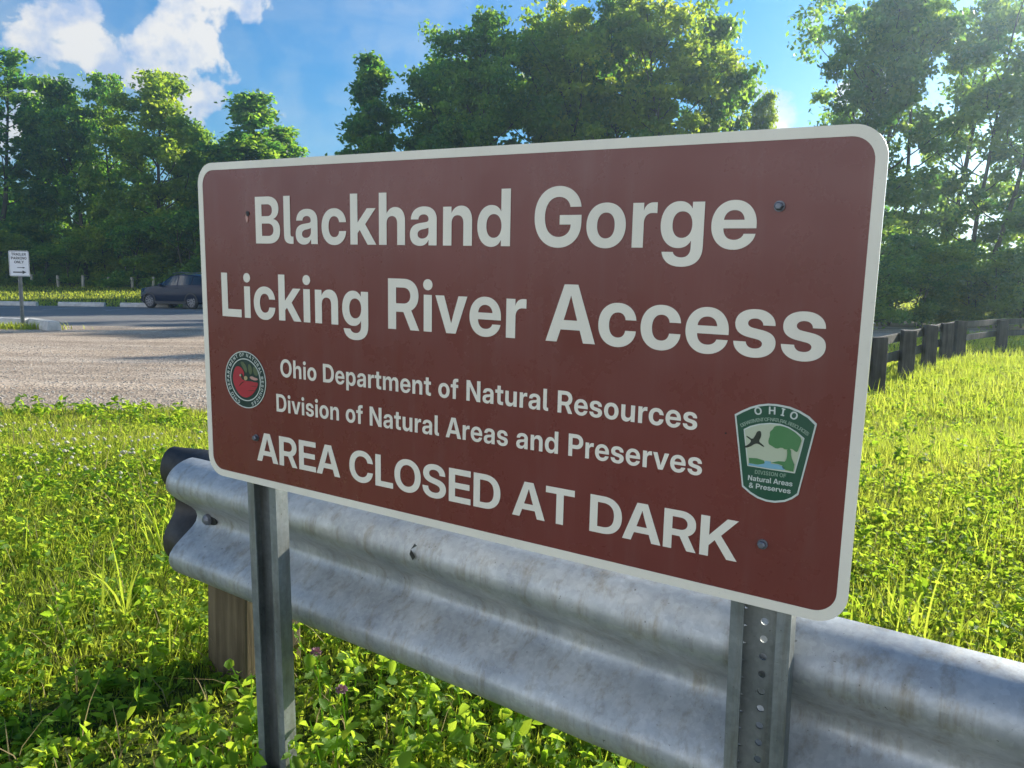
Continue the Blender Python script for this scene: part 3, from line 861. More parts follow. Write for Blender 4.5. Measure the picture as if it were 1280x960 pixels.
flat('water', [clip_in([(1.085, .1905), (1.0966, .1901), (1.1052, .1930), (1.1062, .1973), (1.1136, .1972), (1.1140, .1943), (1.1230, .1948), (1.131, .1930), (1.1326, .1887), (1.1144, .1877), (1.0842, .1878)])], M['badge_blue'], badge, 4, 0)
flat('bird', [[(1.0774, .2119), (1.0844, .2167), (1.0873, .2221), (1.0823, .2247), (1.0797, .2272), (1.0821, .2269), (1.0883, .2234), (1.0917, .2293), (1.0937, .235), (1.0976, .2362), (1.0992, .2328), (1.0989, .2279), (1.0968, .2235), (1.0975, .2211), (1.102, .2184), (1.1042, .2158), (1.1013, .2164), (1.0963, .2189), (1.0924, .2187), (1.087, .2143), (1.0815, .2115)]], M['badge_dark'], badge, 3, 1)
arc_text('badge_lettering', 'OHIO', 1.1143 + U0, .1780 + BASE, .0812, R(90), R(41), .0098, M['badge_white'], badge, LY - .0009, .0006)
arc_text('badge_lettering', 'DEPARTMENT OF NATURAL RESOURCES', 1.1143 + U0, .1780 + BASE, .0722, R(90), R(69), .0046, M['badge_dim'], badge, LY - .0009, .0006)
for tx, a_, b2, v_, cap, mk in (('DIVISION OF', 1.0942, 1.1336, .1788, .0052, 'badge_dim'), ('Natural Areas', 1.0859, 1.1422, .1690, .0068, 'badge_white'), ('& Preserves', 1.0877, 1.1407, .1592, .0068, 'badge_white')):
    line_text('badge_lettering', tx, a_ + U0, b2 + U0, v_ + BASE, v_ + .0010 + BASE, cap, M[mk], badge, LY - .0009, .0006)
# bolts
def hex_bolt(u, v_, parent, name='bolt', r=.0052):
    b = MB()
    b.tube([(u + U0, -.0006, v_ + BASE), (u + U0, -.0022, v_ + BASE)], [.0068, .0068], 16)
    b.tube([(u + U0, -.0022, v_ + BASE), (u + U0, -.0075, v_ + BASE), (u + U0, -.0085, v_ + BASE)], [r, r, r * .7], 6)
    return b.build(name, M['bolt'], parent)
for u, v_ in ((1.1014, .5175), (.1443, .0931), (1.1104, .0866)):
    hex_bolt(u, v_, sign)
# the fourth bolt is gone: an open hole with a flake of lifted sheeting below it
h = MB(); h.tube([(.1385 + U0, -.0004, .5150 + BASE), (.1385 + U0, -.0012, .5150 + BASE)], [.0048, .0048], 14)
h.build('bolt_hole', M['black_paint'], sign)
flat('sheeting_flake', [[(.1330, .5110), (.1350, .5165), (.1372, .5130), (.1392, .5085), (.1400, .5040), (.1368, .4975), (.1340, .5030)]], M['seal_pink'], sign, 1, 1)
flat('speck', [circle(1.0528, .2266, .0013, .0013, 8)], M['black_paint'], sign, 1, 0)


def u_post(u_of_v, v_top, v_bot, depth, lab=None, holes=True):
    """Lipped channel post behind the panel: two front lips, two side walls, a web with a column of holes at the back."""
    o_ = thing('post_tmp', 'x', 'x')
    b = MB()
    y0, t = .0045, .0030
    W2, LIP = .040, .0185
    def strip(x0, x1, ya, yb):
        za, zb = v_top + BASE, v_bot + BASE
        ua, ub = u_of_v(v_top) + U0, u_of_v(v_bot) + U0
        b.add([(ub + x0, ya, zb), (ub + x1, ya, zb), (ub + x1, yb, zb), (ub + x0, yb, zb), (ua + x0, ya, za), (ua + x1, ya, za), (ua + x1, yb, za), (ua + x0, yb, za)],
              [(0, 3, 2, 1), (4, 5, 6, 7), (0, 1, 5, 4), (1, 2, 6, 5), (2, 3, 7, 6), (3, 0, 4, 7)])
    for s in (-1, 1):
        xa, xb = sorted((s * W2, s * (W2 - LIP)))
        strip(xa, xb, y0, y0 + t)
        xa, xb = sorted((s * (W2 - t), s * W2))
        strip(xa, xb, y0 + t, y0 + depth)
    # web with holes every inch
    pitch, r, n = .0254, .0052, 12
    nh = int((v_top - v_bot) / pitch)
    if not holes:
        strip(-(W2 - t), W2 - t, y0 + depth - t, y0 + depth)
    for k in range(nh if holes else 0):
        vc = v_top - pitch * (k + .5)
        uc = u_of_v(vc) + U0
        zc = vc + BASE
        ring_f, ring_b, sq_f, sq_b = [], [], [], []
        for j in range(n):
            a = 2 * math.pi * j / n
            ca, sa = math.cos(a), math.sin(a)
            m_ = 1 / max(abs(ca), abs(sa))
            for lst, rx, rz, yy in ((ring_f, r * ca, r * sa, y0 + depth - t), (ring_b, r * ca, r * sa, y0 + depth), (sq_f, (W2 - t) * ca * m_, pitch / 2 * sa * m_, y0 + depth - t), (sq_b, (W2 - t) * ca * m_, pitch / 2 * sa * m_, y0 + depth)):
                lst.append((uc + rx, yy, zc + rz))
        vs = ring_f + ring_b + sq_f + sq_b
        fs = []
        for j in range(n):
            q = (j + 1) % n
            fs += [(j, q, 2 * n + q, 2 * n + j), (n + j, n + q, 3 * n + q, 3 * n + j), (j, q, n + q, n + j)]
        b.add(vs, fs)
    bpy.data.objects.remove(o_)
    o2 = b.build('sign_post', M['post_metal'], sign)
    if lab: o2['label'] = lab
    return o2


u_post(lambda v_: .1467 - .0150 * v_, .565, -.86, .030, 'plain post below the seal', False)
u_post(lambda v_: 1.1125 - .0210 * v_, .565, -.86, .028, 'post with a column of open holes')

# ------------------------------------------------------------------ guardrail
RAIL_DIR = np.array([.7958, -.6056]); RAIL_N = np.array([.6056, .7958])
g_loc = (-.831, 2.046)
rail_root = thing('guardrail', 'weathered galvanised steel guardrail on timber posts running behind the big brown sign', 'guardrail',
                  (g_loc[0], g_loc[1], .42), math.atan2(RAIL_DIR[1], RAIL_DIR[0]))
Z_TOP = .622
PROF = [(.097 + .059 * math.cos(R(a)), .083 * math.sin(R(a))) for a in (0, 12, 24, 36, 48, 60, 72, 84, 96)] + [(.082, .0795), (.068, .069), (.052, .050), (.038, .031), (.026, .015), (.014, .004), (0, 0)]
PROF = PROF + [(-z, d) for z, d in PROF[-2::-1]]


def w_beam(name, xs_, off, amp, lift, mat, thick=.003, sag=None):
    """W-section swept along local x; off/amp/lift give the set-back, the depth of the corrugation and the height at each station."""
    n = len(PROF)
    vs, fs = [], []
    for side in (0, 1):
        for x, o_, a_, l_ in zip(xs_, off, amp, lift):
            for z, d in PROF:
                vs.append((x, .022 + o_ - d * a_ + side * thick, Z_TOP - .156 + z + l_))
    m_ = len(xs_)
    for side in (0, 1):
        for i in range(m_ - 1):
            for k in range(n - 1):
                q = side * m_ * n + i * n + k
                fs.append((q, q + 1, q + n + 1, q + n))
    off2 = m_ * n
    for i in range(m_ - 1):
        for k in (0, n - 1):
            q = i * n + k
            fs.append((q, q + n, q + n + off2, q + off2))
    for i in (0, m_ - 1):
        for k in range(n - 1):
            q = i * n + k
            fs.append((q, q + 1, q + 1 + off2, q + off2))
    o_ = MB().add(vs, fs).build(name, mat, rail_root)
    smooth_angle(o_, 50)
    return o_


xs_r = np.linspace(0, 5.8, 120)
wob = .0025 * np.sin(xs_r * 3.1) + .0015 * np.sin(xs_r * 7.7 + 1)
rail = w_beam('rail', xs_r, wob, 1 + .03 * np.sin(xs_r * 2.3), .002 * np.sin(xs_r * 2.1 + .4), M['rail'])
xe = np.linspace(-.112, .42, 30)
curl = sstep((.03 - xe) / .142)
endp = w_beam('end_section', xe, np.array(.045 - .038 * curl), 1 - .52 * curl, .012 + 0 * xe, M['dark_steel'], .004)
endp['label'] = 'dark nested steel end wing'
for px_, nm in ((.062, 0), (1.993, 1), (3.898, 2)):
    b = MB()
    lean = .012 if nm == 0 else 0
    y0 = .088
    b.add([(px_ - .142, y0 - .012, -.3), (px_ + .040, y0 - .012, -.3), (px_ + .040, y0 + .18, -.3), (px_ - .142, y0 + .18, -.3),
           (px_ - .122 + lean, y0 - .004, .585), (px_ + .045 + lean, y0 - .004, .585), (px_ + .045 + lean, y0 + .17, .600), (px_ - .122 + lean, y0 + .17, .600)],
          [(0, 3, 2, 1), (4, 5, 6, 7), (0, 1, 5, 4), (1, 2, 6, 5), (2, 3, 7, 6), (3, 0, 4, 7)])
    b.build('timber_post', M['post_wood'], rail_root, bevel=.008)
    # splice slot and its button-head bolt in the valley of the rail
    zc = Z_TOP - .156
    q = MB()
    q.prism([(px_ + .010 + .022 * math.cos(a), zc + .010 * math.sin(a)) for a in np.linspace(0, 2 * math.pi, 16, endpoint=False)], .0215, .0188, 'xz')
    q.build('bolt_slot', M['black_paint'], rail_root)
    q = MB()
    q.tube([(px_ - .004, .0190, zc + .002), (px_ - .004, .010, zc + .002), (px_ - .004, .004, zc + .002)], [.0145, .0135, .006], 16)
    q.build('bolt', M['bolt'], rail_root, smooth=False)
q = MB()
q.add([(.86, -.064, Z_TOP - .040), (.872, -.0645, Z_TOP - .052), (.866, -.0655, Z_TOP - .060), (.856, -.064, Z_TOP - .050), (.876, -.064, Z_TOP - .030), (.868, -.062, Z_TOP - .028)], [(0, 1, 2, 3), (0, 4, 5)])
# a scuff on the rail's upper bulge
q.build('dark_scuff', M['black_paint'], rail_root)

# ------------------------------------------------------------------ trailer sign
tp = at(29.0, 411)
tsg = thing('parking_sign', 'small white trailer parking sign with black arrow on a thin metal post', 'sign', (tp[0], tp[1], 0), -math.atan2(tp[0], tp[1]) + R(-4))
b = MB()
for s in (-1, 1):
    b.box((s * .040 - .010, -.006, -.2), (s * .040 + .010, .0, 2.20)); 
    b.box((s * .030 - .004, .0, -.2), (s * .030 + .004, .032, 2.20))
b.box((-.03, .032, -.2), (.03, .037, 2.20))
b.build('sign_post', M['post_metal'], tsg)
T0, T1 = 1.50, 2.22
pn = link('panel', fill_mesh('panel', [round_rect(-.25, T0, .25, T1, .035)], -.010, .003), M['sign_white'], tsg)
link('border', fill_mesh('border', [round_rect(-.24, T0 + .010, .24, T1 - .012, .030), round_rect(-.232, T0 + .018, .232, T1 - .022, .024)], -.0120, .0015), M['black_paint'], tsg)
for tx, w, zb in (('TRAILER', .36, T1 - .135), ('PARKING', .38, T1 - .245), ('ONLY', .24, T1 - .355)):
    line_text('lettering', tx, -w / 2, w / 2, zb, zb, .074, M['black_paint'], tsg, -.0125, .002)
AR = [(-.16, -.016), (.07, -.016), (.07, -.050), (.17, 0), (.07, .050), (.07, .016), (-.16, .016)]
link('arrow', fill_mesh('arrow', [[(x, z + T0 + .115) for x, z in AR]], -.0125, .002), M['black_paint'], tsg)
link('arrow', fill_mesh('arrow', [[(x * .6 + .04, z * .5 + T0 + .245) for x, z in AR]], -.0125, .002), M['black_paint'], tsg)

# ------------------------------------------------------------------ wheel stops
def wheel_stop_mesh(L, w, h):
    b = MB()
    c = .05
    sec = [(-w / 2, 0), (w / 2, 0), (w / 2, h * .45), (w / 2 - c * .9, h), (-w / 2 + c * .9, h), (-w / 2, h * .45)]
    b.prism(sec, -L / 2, L / 2, 'yz')
    return b.mesh('wheel_stop', bevel=.018)


me_stop = wheel_stop_mesh(2.35, .24, .22); me_stop.materials.append(M['concrete'])
stops = [((-8, 52), 384, 'pale concrete wheel stop behind the trailer sign post', 0), ((69, 135.5), 384, 'bright concrete wheel stop between trailer sign and car', 0),
         ((148, 214), 384, 'concrete wheel stop right in front of the parked car', 0), ((226, 292), 386, 'concrete wheel stop at the tail of the parked car', 0)]
for (xa, xb), yy, lab, _ in stops:
    pa, pb = at(xa, yy), at(xb, yy)
    o_ = link('wheel_stop', me_stop)
    c_ = (pa + pb) / 2
    o_.location = (c_[0], 41.9 if lab.find('tail') < 0 else 42.3, .006)
    o_.location.x = c_[0] * o_.location.y / c_[1]
    o_.rotation_euler = (0, 0, R(rng.uniform(-1.5, 1.5)))
    o_.scale = (np.linalg.norm(pb - pa) / 2.35 * 1.0, 1, 1)
    tag(o_, lab, 'wheel stop', 'wheel stops along the far side of the car park')
me_log = wheel_stop_mesh(2.6, .36, .26); me_log.materials.append(M['concrete'])
for (px, py), rot, lab in (((44, 411.5), -46, 'shaded concrete kerb block at the foot of the trailer sign'), ((-12, 408.5), -20, 'sunlit concrete kerb block at the photo edge beside trailer sign')):
    o_ = link('kerb_block', me_log); q_ = at(px, py)
    o_.location = (q_[0], q_[1] + .3, .004); o_.rotation_euler = (0, 0, R(rot))
    tag(o_, lab, 'wheel stop', 'kerb blocks beside the trailer sign')

# ------------------------------------------------------------------ bollards on the far grass
def bollard_mesh(r, h):
    b = MB()
    b.tube([(0, 0, -.4), (0, 0, h * .97), (0, 0, h)], [r * 1.04, r, r * .82], 10)
    return b.mesh('bollard', smooth=False, bevel=0)


me_bol = bollard_mesh(.115, .92); me_bol.materials.append(M['pale_wood'])
bol_x = [(-20, 'beyond the left photo edge'), (10, 'behind the trailer sign'), (40, 'just right of the trailer sign'), (73, 'second right of the trailer sign'), (104, 'midway between trailer sign and car'),
         (136, 'two posts before the car'), (165.5, 'next to the car bonnet'), (192, 'rising behind the car bonnet'), (217, 'hidden behind the car windows'), (244, 'behind the car tail')]
for px, lab in bol_x:
    d = pix_dir(px, 358); Y = 66 - (px - 100) * .012
    x = d[0] / d[1] * Y
    o_ = link('bollard', me_bol); o_.location = (x, Y, float(gz(x, Y)))
    o_.rotation_euler = (R(rng.uniform(-2, 2)), R(rng.uniform(-2, 2)), rng.uniform(0, 6)); o_.scale = (1, 1, rng.uniform(.92, 1.08))
    tag(o_, 'short pale wooden bollard on the far grass, ' + lab, 'bollard', 'bollards along the edge of the woods')

# ------------------------------------------------------------------ timber fence on the right
fence = thing('timber_fence', 'dark timber post and rail fence running away through the grass right of the sign', 'fence', (5.18, 11.45, 0))
FP = [(4.28, 10.2), (5.16, 11.45), (6.33, 13.05), (7.46, 14.55), (8.72, 16.35), (9.72, 17.7), (11.95, 19.9), (14.6, 21.6), (17.4, 23.0), (20.2, 24.3)]
hts = [.80, .81, .82, .84, .80, .80, .74, .72, .72, .72]
for (x, y), h_ in zip(FP, hts):
    b = MB()
    w = .10
    th = random.uniform(-.12, .12) - .15
    ca, sa = math.cos(th), math.sin(th)
    tw = random.uniform(-.02, .02)
    base = [(-w, -w), (w, -w), (w, w), (-w, w)]
    vs = [(x - 5.18 + px * ca - py * sa, y - 11.45 + px * sa + py * ca, -.3) for px, py in base] + \
         [(x - 5.18 + tw + px * ca - py * sa, y - 11.45 + px * sa + py * ca, h_ + random.uniform(-.012, .012)) for px, py in base]
    b.add(vs, [(0, 3, 2, 1), (4, 5, 6, 7), (0, 1, 5, 4), (1, 2, 6, 5), (2, 3, 7, 6), (3, 0, 4, 7)])
    b.build('fence_post', M['fence_wood'], fence, bevel=.012)
for i in range(len(FP) - 1):
    (xa, ya), (xb, yb) = FP[i], FP[i + 1]
    L = math.hypot(xb - xa, yb - ya); ux, uy = (xb - xa) / L, (yb - ya) / L
    nx_, ny_ = -uy, ux
    if nx_ * .6 + ny_ < 0: nx_, ny_ = -nx_, -ny_
    for zc, hh in ((.70, .07), (.40, .07)):
        b = MB()
        pts = []
        for (x, y) in ((xa, ya), (xb, yb)):
            sx = -.14 if (x, y) == (xa, ya) else .14
            x, y = x - 5.18 + ux * sx, y - 11.45 + uy * sx
            dz = random.uniform(-.015, .015)
            pts.append([(x + nx_ * .118, y + ny_ * .118, zc - hh + dz), (x + nx_ * .158, y + ny_ * .158, zc - hh + dz), (x + nx_ * .158, y + ny_ * .158, zc + hh + dz), (x + nx_ * .118, y + ny_ * .118, zc + hh + dz)])
        b.add(pts[0] + pts[1], [(3, 2, 1, 0), (4, 5, 6, 7), (0, 1, 5, 4), (1, 2, 6, 5), (2, 3, 7, 6), (3, 0, 4, 7)])
        b.build('fence_rail', M['fence_wood'], fence, bevel=.008)

# ------------------------------------------------------------------ parked car
pf, pr = at(187, 384.6), at(236, 386.0)
mid = (pf + pr) / 2
head = math.radians(180 - 18.5)
car = thing('parked_car', 'dark blue five-door utility car parked at the far edge of the lot', 'car', (mid[0] + .72, mid[1], .008), head)
car.scale = (.93, .95, 1.03)
WB, HW = 2.70, .92
# stations along x: (x, half width, sill z, belt z, roof z or None, roof half width)
ST = [(2.20, .60, .38, .74, None, 0), (2.12, .76, .26, .86, None, 0), (1.95, .86, .22, .95, None, 0), (1.35, .91, .22, 1.03, None, 0), (.92, .92, .22, 1.07, 1.09, .74),
      (.55, .92, .22, 1.07, 1.34, .70), (.20, .92, .22, 1.07, 1.55, .66), (-.10, .92, .22, 1.075, 1.64, .65), (-.55, .92, .22, 1.08, 1.68, .65), (-1.10, .92, .22, 1.10, 1.67, .64), (-1.60, .91, .22, 1.13, 1.61, .62),
      (-1.98, .88, .24, 1.15, 1.50, .60), (-2.18, .84, .30, 1.15, 1.30, .66), (-2.28, .74, .40, 1.05, 1.08, .66)]
def car_ring(s):
    x, w, zs, zb, zr, wr = s
    if zr is None:
        top = [(w * .93, zb), (w * .70, zb + .035), (w * .35, zb + .055), (0, zb + .06)]
    else:
        top = [(w * .955, zb), (wr + (w * .955 - wr) * .08, zr - .05), (wr * .72, zr), (0, zr + .015)]
    low = [(w * .80, zs), (w * .97, zs + .10), (w, zs + .34), (w * .985, zb - .16)]
    half = low + top
    return [(x, y, z) for y, z in half] + [(x, -y, z) for y, z in reversed(half[:-1])]
rings = [car_ring(s) for s in ST]
nr = len(rings[0])
b = MB()
vs = [p_ for r_ in rings for p_ in r_]
fs = []
for i in range(len(rings) - 1):
    for k in range(nr):
        fs.append((i * nr + k, i * nr + (k + 1) % nr, (i + 1) * nr + (k + 1) % nr, (i + 1) * nr + k))
fs += [tuple(range(nr)), tuple(reversed(range((len(rings) - 1) * nr, len(rings) * nr)))]
body = b.add(vs, fs).build('body', M['car_paint'], car)
smooth_angle(body, 38)
def side_strip(xa, xb, fa, fb, lift, s):
    """Quad strip over the glasshouse side between belt and roof."""
    sx = [p_[0] for p_ in ST]
    def station(x):
        X = np.array(sx)[::-1]
        f_ = lambda k: float(np.interp(x, X, np.array([p_[k] if p_[k] is not None else p_[3] + .02 for p_ in ST])[::-1]))
        w, zb, zr, wr = f_(1), f_(3), f_(4), f_(5)
        return w * .955, zb, wr + (w * .955 - wr) * .08, zr - .05
    pts = []
    for x in np.linspace(xa, xb, 6):
        w, zb, wr, zr = station(x)
        row = []
        for f in (fa, fb):
            row.append((x, s * (w + (wr - w) * f + lift), zb + (zr - zb) * f))
        pts.append(row)
    v_, f_ = [], []
    for row in pts:
        v_ += row
    for i in range(len(pts) - 1):
        f_.append((2 * i, 2 * i + 1, 2 * i + 3, 2 * i + 2))
    return v_, f_
for s in (-1, 1):
    for xa, xb in ((.62, -.38), (-.46, -1.28), (-1.36, -1.86)):
        MB().add(*side_strip(xa, xb, .07, .90, .008, s)).build('window', M['car_glass'], car)
# windscreen and tailgate glass
def cross_glass(i0, i1, name, k, off):
    a, c = ST[i0], ST[i1]
    pts = []
    for s_ in (a, c):
        zr = (s_[4] or s_[3] + .05) + .018
        pts.append([(s_[0] + off, y, zr) for y in np.linspace(-s_[5] * k, s_[5] * k, 5)])
    v_ = pts[0] + pts[1]
    return MB().add(v_, [(i, i + 1, i + 6, i + 5) for i in range(4)]).build(name, M['car_glass'], car)
cross_glass(4, 6, 'windscreen', .86, .012)
cross_glass(12, 11, 'rear_window', .80, -.012)
def wheel(x, y):
    s = 1 if y > 0 else -1
    b = MB()
    prof_ = [(.20, -.10), (.335, -.105), (.350, -.08), (.352, 0), (.350, .08), (.335, .105), (.22, .10)]
    n = 28
    vs, fs = [], []
    for k in range(n):
        a = 2 * math.pi * k / n
        for r_, o_ in prof_:
            vs.append((x + r_ * math.cos(a), y + o_, .352 + r_ * math.sin(a)))
    m_ = len(prof_)
    for k in range(n):
        for j in range(m_ - 1):
            fs.append((k * m_ + j, k * m_ + j + 1, ((k + 1) % n) * m_ + j + 1, ((k + 1) % n) * m_ + j))
    w_ = b.add(vs, fs).build('wheel', M['rubber'], car, smooth=True)
    r_ = MB()
    yo = y + s * .088
    for k in range(10):
        a = 2 * math.pi * k / 10
        da = .13
        q = [(x + rr * math.cos(a + dd), yo, .352 + rr * math.sin(a + dd)) for rr, dd in ((.04, -.5), (.235, -da), (.235, da), (.04, .5))]
        r_.add(q + [(px, py + s * .02, pz) for px, py, pz in q], [(0, 1, 2, 3), (4, 5, 6, 7), (0, 1, 5, 4), (1, 2, 6, 5), (2, 3, 7, 6), (3, 0, 4, 7)])
    ringp = []
    for k in range(24):
        a = 2 * math.pi * k / 24
        ringp += [(x + .225 * math.cos(a), yo + s * .022, .352 + .225 * math.sin(a)), (x + .25 * math.cos(a), yo + s * .022, .352 + .25 * math.sin(a)), (x + .25 * math.cos(a), yo - s * .03, .352 + .25 * math.sin(a))]
    f_ = []
    for k in range(24):
        q = (k + 1) % 24
        f_ += [(3 * k, 3 * k + 1, 3 * q + 1, 3 * q), (3 * k + 1, 3 * k + 2, 3 * q + 2, 3 * q + 1)]
    r_.add(ringp, f_)
    r_.build('rim', M['alloy'], w_)
    d_ = MB(); d_.tube([(x, y - s * .02, .352), (x, y + s * .06, .352)], [.225, .225], 20); d_.build('brake_disc', M['car_trim'], w_)
for x in (WB / 2 + .05, -WB / 2 + .05):
    for y in (.80, -.80):
        wheel(x, y)
for s in (-1, 1):
    for x in (WB / 2 + .05, -WB / 2 + .05):
        b = MB(); n = 18; v_, f_ = [], []
        for k in range(n + 1):
            a = math.pi * k / n * 1.08 - .04 * math.pi
            for rr, oo in ((.352, .930), (.425, .928), (.425, .86)):
                v_.append((x + rr * math.cos(a), s * oo, .352 + rr * math.sin(a)))
        for k in range(n):
            f_ += [(3 * k, 3 * k + 1, 3 * k + 4, 3 * k + 3), (3 * k + 1, 3 * k + 2, 3 * k + 5, 3 * k + 4)]
        b.add(v_, f_).build('wheel_arch', M['car_trim'], car)
    MB().box((-1.0, s * .925 - .012, .22), (1.0, s * .925 + .012, .36)).build('sill', M['car_trim'], car, bevel=.01)
    q = MB(); q.add([(2.14, s * .50, .74), (1.98, s * .855, .76), (1.80, s * .882, .90), (2.10, s * .60, .87)], [(0, 1, 2, 3)]); q.build('headlight', M['lamp_clear'], car)
    q = MB(); q.add([(-2.02, s * .905, .92), (-2.22, s * .84, .92), (-2.20, s * .80, 1.12), (-2.00, s * .875, 1.12)], [(0, 1, 2, 3)]); q.build('tail_light', M['lamp_red'], car)
    q = MB(); q.box((.52, s * .99 - .09, 1.05), (.66, s * .99 + .09, 1.19)); q.build('wing_mirror', M['car_paint'], car, bevel=.04)
    q = MB(); q.tube([(.1, s * .60, 1.67), (-.5, s * .60, 1.73), (-1.5, s * .58, 1.68)], [.018, .018, .018], 6); q.build('roof_rail', M['alloy'], car)
    for xd in (-.42, ):
        q = MB(); q.tube([(xd - .10, s * .935, .98), (xd + .10, s * .935, .98)], [.014, .014], 6); q.build('door_handle', M['car_paint'], car)

# ------------------------------------------------------------------ trees
def unit(v):
    return v / np.maximum(np.linalg.norm(v, axis=-1, keepdims=True), 1e-9)


def leaf_quads(P, L, W, g, up=.7, droop=0.0):
    """Folded diamond leaves (two triangles) at points P with random headings."""
    n = len(P)
    nrm = unit(g.normal(0, 1, (n, 3)) + np.array([0, 0, up]))
    a = unit(np.cross(nrm, g.normal(0, 1, (n, 3))))
    a[:, 2] -= droop; a = unit(a)
    b = unit(np.cross(nrm, a))
    L = L * g.uniform(.7, 1.3, (n, 1)); W = W * g.uniform(.7, 1.3, (n, 1))
    v0 = P - a * L * .5
    v1 = P + b * W * .5 + nrm * W * .12
    v2 = P + a * L * .5
    v3 = P - b * W * .5 + nrm * W * .12
    V = np.stack([v0, v1, v2, v3], 1).reshape(-1, 3)
    i = np.arange(n)[:, None] * 4
    return V, np.concatenate([i + [0, 1, 2], i + [0, 2, 3]], 0)


def limb_path(p0, d0, L, n, g, wob=.16, lift=.08):
    pts = [np.array(p0, float)]; d = np.array(d0, float); d /= np.linalg.norm(d)
    for k in range(n):
        d = d + g.normal(0, wob, 3) + np.array([0, 0, lift]); d /= np.linalg.norm(d)
        pts.append(pts[-1] + d * L / n)
    return pts


def make_tree(seed, H, Rc, base, n_limb, leaves, leaf, shape='oval', spread=.55, open_=.0, trunk_r=.22, stems=1, lean=.03):
    """Returns (trunk mesh, crown mesh). Limbs leave the trunk, boughs leave the limbs, leaf clumps hang on the boughs."""
    g = np.random.default_rng(seed)
    mb = MB()
    clumps = []
    for s_ in range(stems):
        th0 = g.uniform(0, 2 * math.pi)
        out = .0 if stems == 1 else .16
        tr = limb_path((0.12 * s_ * math.cos(th0), .12 * s_ * math.sin(th0), -.3), (out * math.cos(th0) + g.normal(0, lean), out * math.sin(th0) + g.normal(0, lean), 1), H * .93 + .3, 12, g, .05, .05)
        r0 = trunk_r * (1 if stems == 1 else .75)
        mb.tube(tr, [r0 * (1.25 if k == 0 else 1) * (1 - .88 * k / 12) + .015 for k in range(13)], 8)
        tr = np.array(tr)
        nl = n_limb // stems
        for i in range(nl):
            t = base + (1 - base) * ((i + g.uniform(0, 1)) / nl) ** .9
            k = t * 12; k0 = min(int(k), 11)
            p0 = tr[k0] + (tr[k0 + 1] - tr[k0]) * (k - k0)
            u = (t - base) / (1 - base)
            if shape == 'oval':
                rr = Rc * (math.sin(math.pi * min(1, .16 + .80 * u)) ** .75)
            elif shape == 'cone':
                rr = Rc * (1.02 - u) ** .8 * (.55 + .45 * min(1, u * 4))
            else:                                        # spreading, widest high up
                rr = Rc * (math.sin(math.pi * min(1, .05 + .86 * u ** .8)) ** .6)
            rr = max(rr, .5) * g.uniform(.50, 1.25)
            az = i * 2.399 + g.uniform(-.5, .5)
            el = g.uniform(.15, .55) + .55 * u
            lp = limb_path(p0, (math.cos(az) * math.cos(el), math.sin(az) * math.cos(el), math.sin(el)), rr, 6, g, .13, .05)
            lr = max(.018, r0 * .36 * (1 - .7 * t))
            mb.tube(lp, [lr * (1 - .8 * q / 6) + .008 for q in range(7)], 5, False)
            lp = np.array(lp)
            nb = max(2, int(2 + rr * 1.15))
            for j in range(nb):
                f = g.uniform(.28, 1.0) * 6; f0 = min(int(f), 5)
                q0 = lp[f0] + (lp[f0 + 1] - lp[f0]) * (f - f0)
                bd = unit(lp[f0 + 1] - lp[f0]) + g.normal(0, .75, 3); bd[2] += .15
                bl = g.uniform(.35, .9) * (.45 + .22 * rr)
                bp = limb_path(q0, bd, bl, 3, g, .2, .05)
                mb.tube(bp, [.02, .014, .010, .006], 4, False)
                clumps.append((bp[-1], u)); 
                if g.uniform() > open_:
                    clumps.append((bp[2], u))
            clumps.append((lp[-1], u))
    cp = np.array([c[0] for c in clumps])
    per = max(6, leaves // len(cp))
    cnt = g.poisson(per * g.uniform(.45, 1.5, len(cp)))
    cid = np.repeat(np.arange(len(cp)), cnt)
    cs_ = spread * g.uniform(.6, 1.25, (len(cp), 1)) * np.array([[1, 1, .48]])
    P = cp[cid] + g.normal(0, 1, (len(cid), 3)) * cs_[cid]
    V_, F_ = leaf_quads(P, leaf * 1.35, leaf * .85, g)
    ct = np.clip(g.normal(.45, .30, len(cp)), 0, 1)
    tint = np.clip(ct[cid] + g.normal(0, .12, len(cid)), 0, 1)
    crown = np_mesh('crown', V_, [F_], np.repeat(tint, 4))
    return mb.mesh('trunk', smooth=True), crown


TREES = {}
def variant(key, mat, *a, **k):
    t, c = make_tree(*a, **k)
    t.materials.append(M['bark']); c.materials.append(M[mat])
    TREES[key] = (t, c, a[1])


variant('broad_a', 'tree_leaf', 11, 19.0, 5.2, .12, 32, 24000, .30, 'oval', spread=.46, open_=.45)
variant('broad_b', 'tree_leaf', 12, 18.0, 4.6, .08, 30, 20000, .30, 'cone', spread=.44, open_=.45)
variant('olive', 'tree_leaf_olive', 13, 19.0, 5.0, .07, 38, 28000, .28, 'oval', spread=.44, open_=.3)
variant('airy', 'tree_leaf', 14, 19.0, 4.6, .22, 22, 12000, .29, 'spread', spread=.44, open_=.6)
variant('wide_a', 'tree_leaf', 15, 20.0, 6.4, .16, 36, 24000, .30, 'spread', spread=.50, open_=.5, trunk_r=.30)
variant('wide_b', 'tree_leaf_olive', 16, 20.0, 6.0, .20, 32, 19000, .30, 'spread', spread=.48, open_=.5, trunk_r=.28)
variant('near_a', 'tree_leaf_near', 17, 15.0, 4.0, .08, 28, 13000, .20, 'oval', spread=.36, open_=.6, trunk_r=.17)
variant('near_b', 'tree_leaf_near', 18, 15.0, 3.8, .10, 22, 9000, .20, 'spread', spread=.34, open_=.7, trunk_r=.15, stems=2)
variant('near_c', 'tree_leaf_near', 19, 15.0, 3.4, .05, 26, 11500, .20, 'oval', spread=.34, open_=.65, trunk_r=.14)
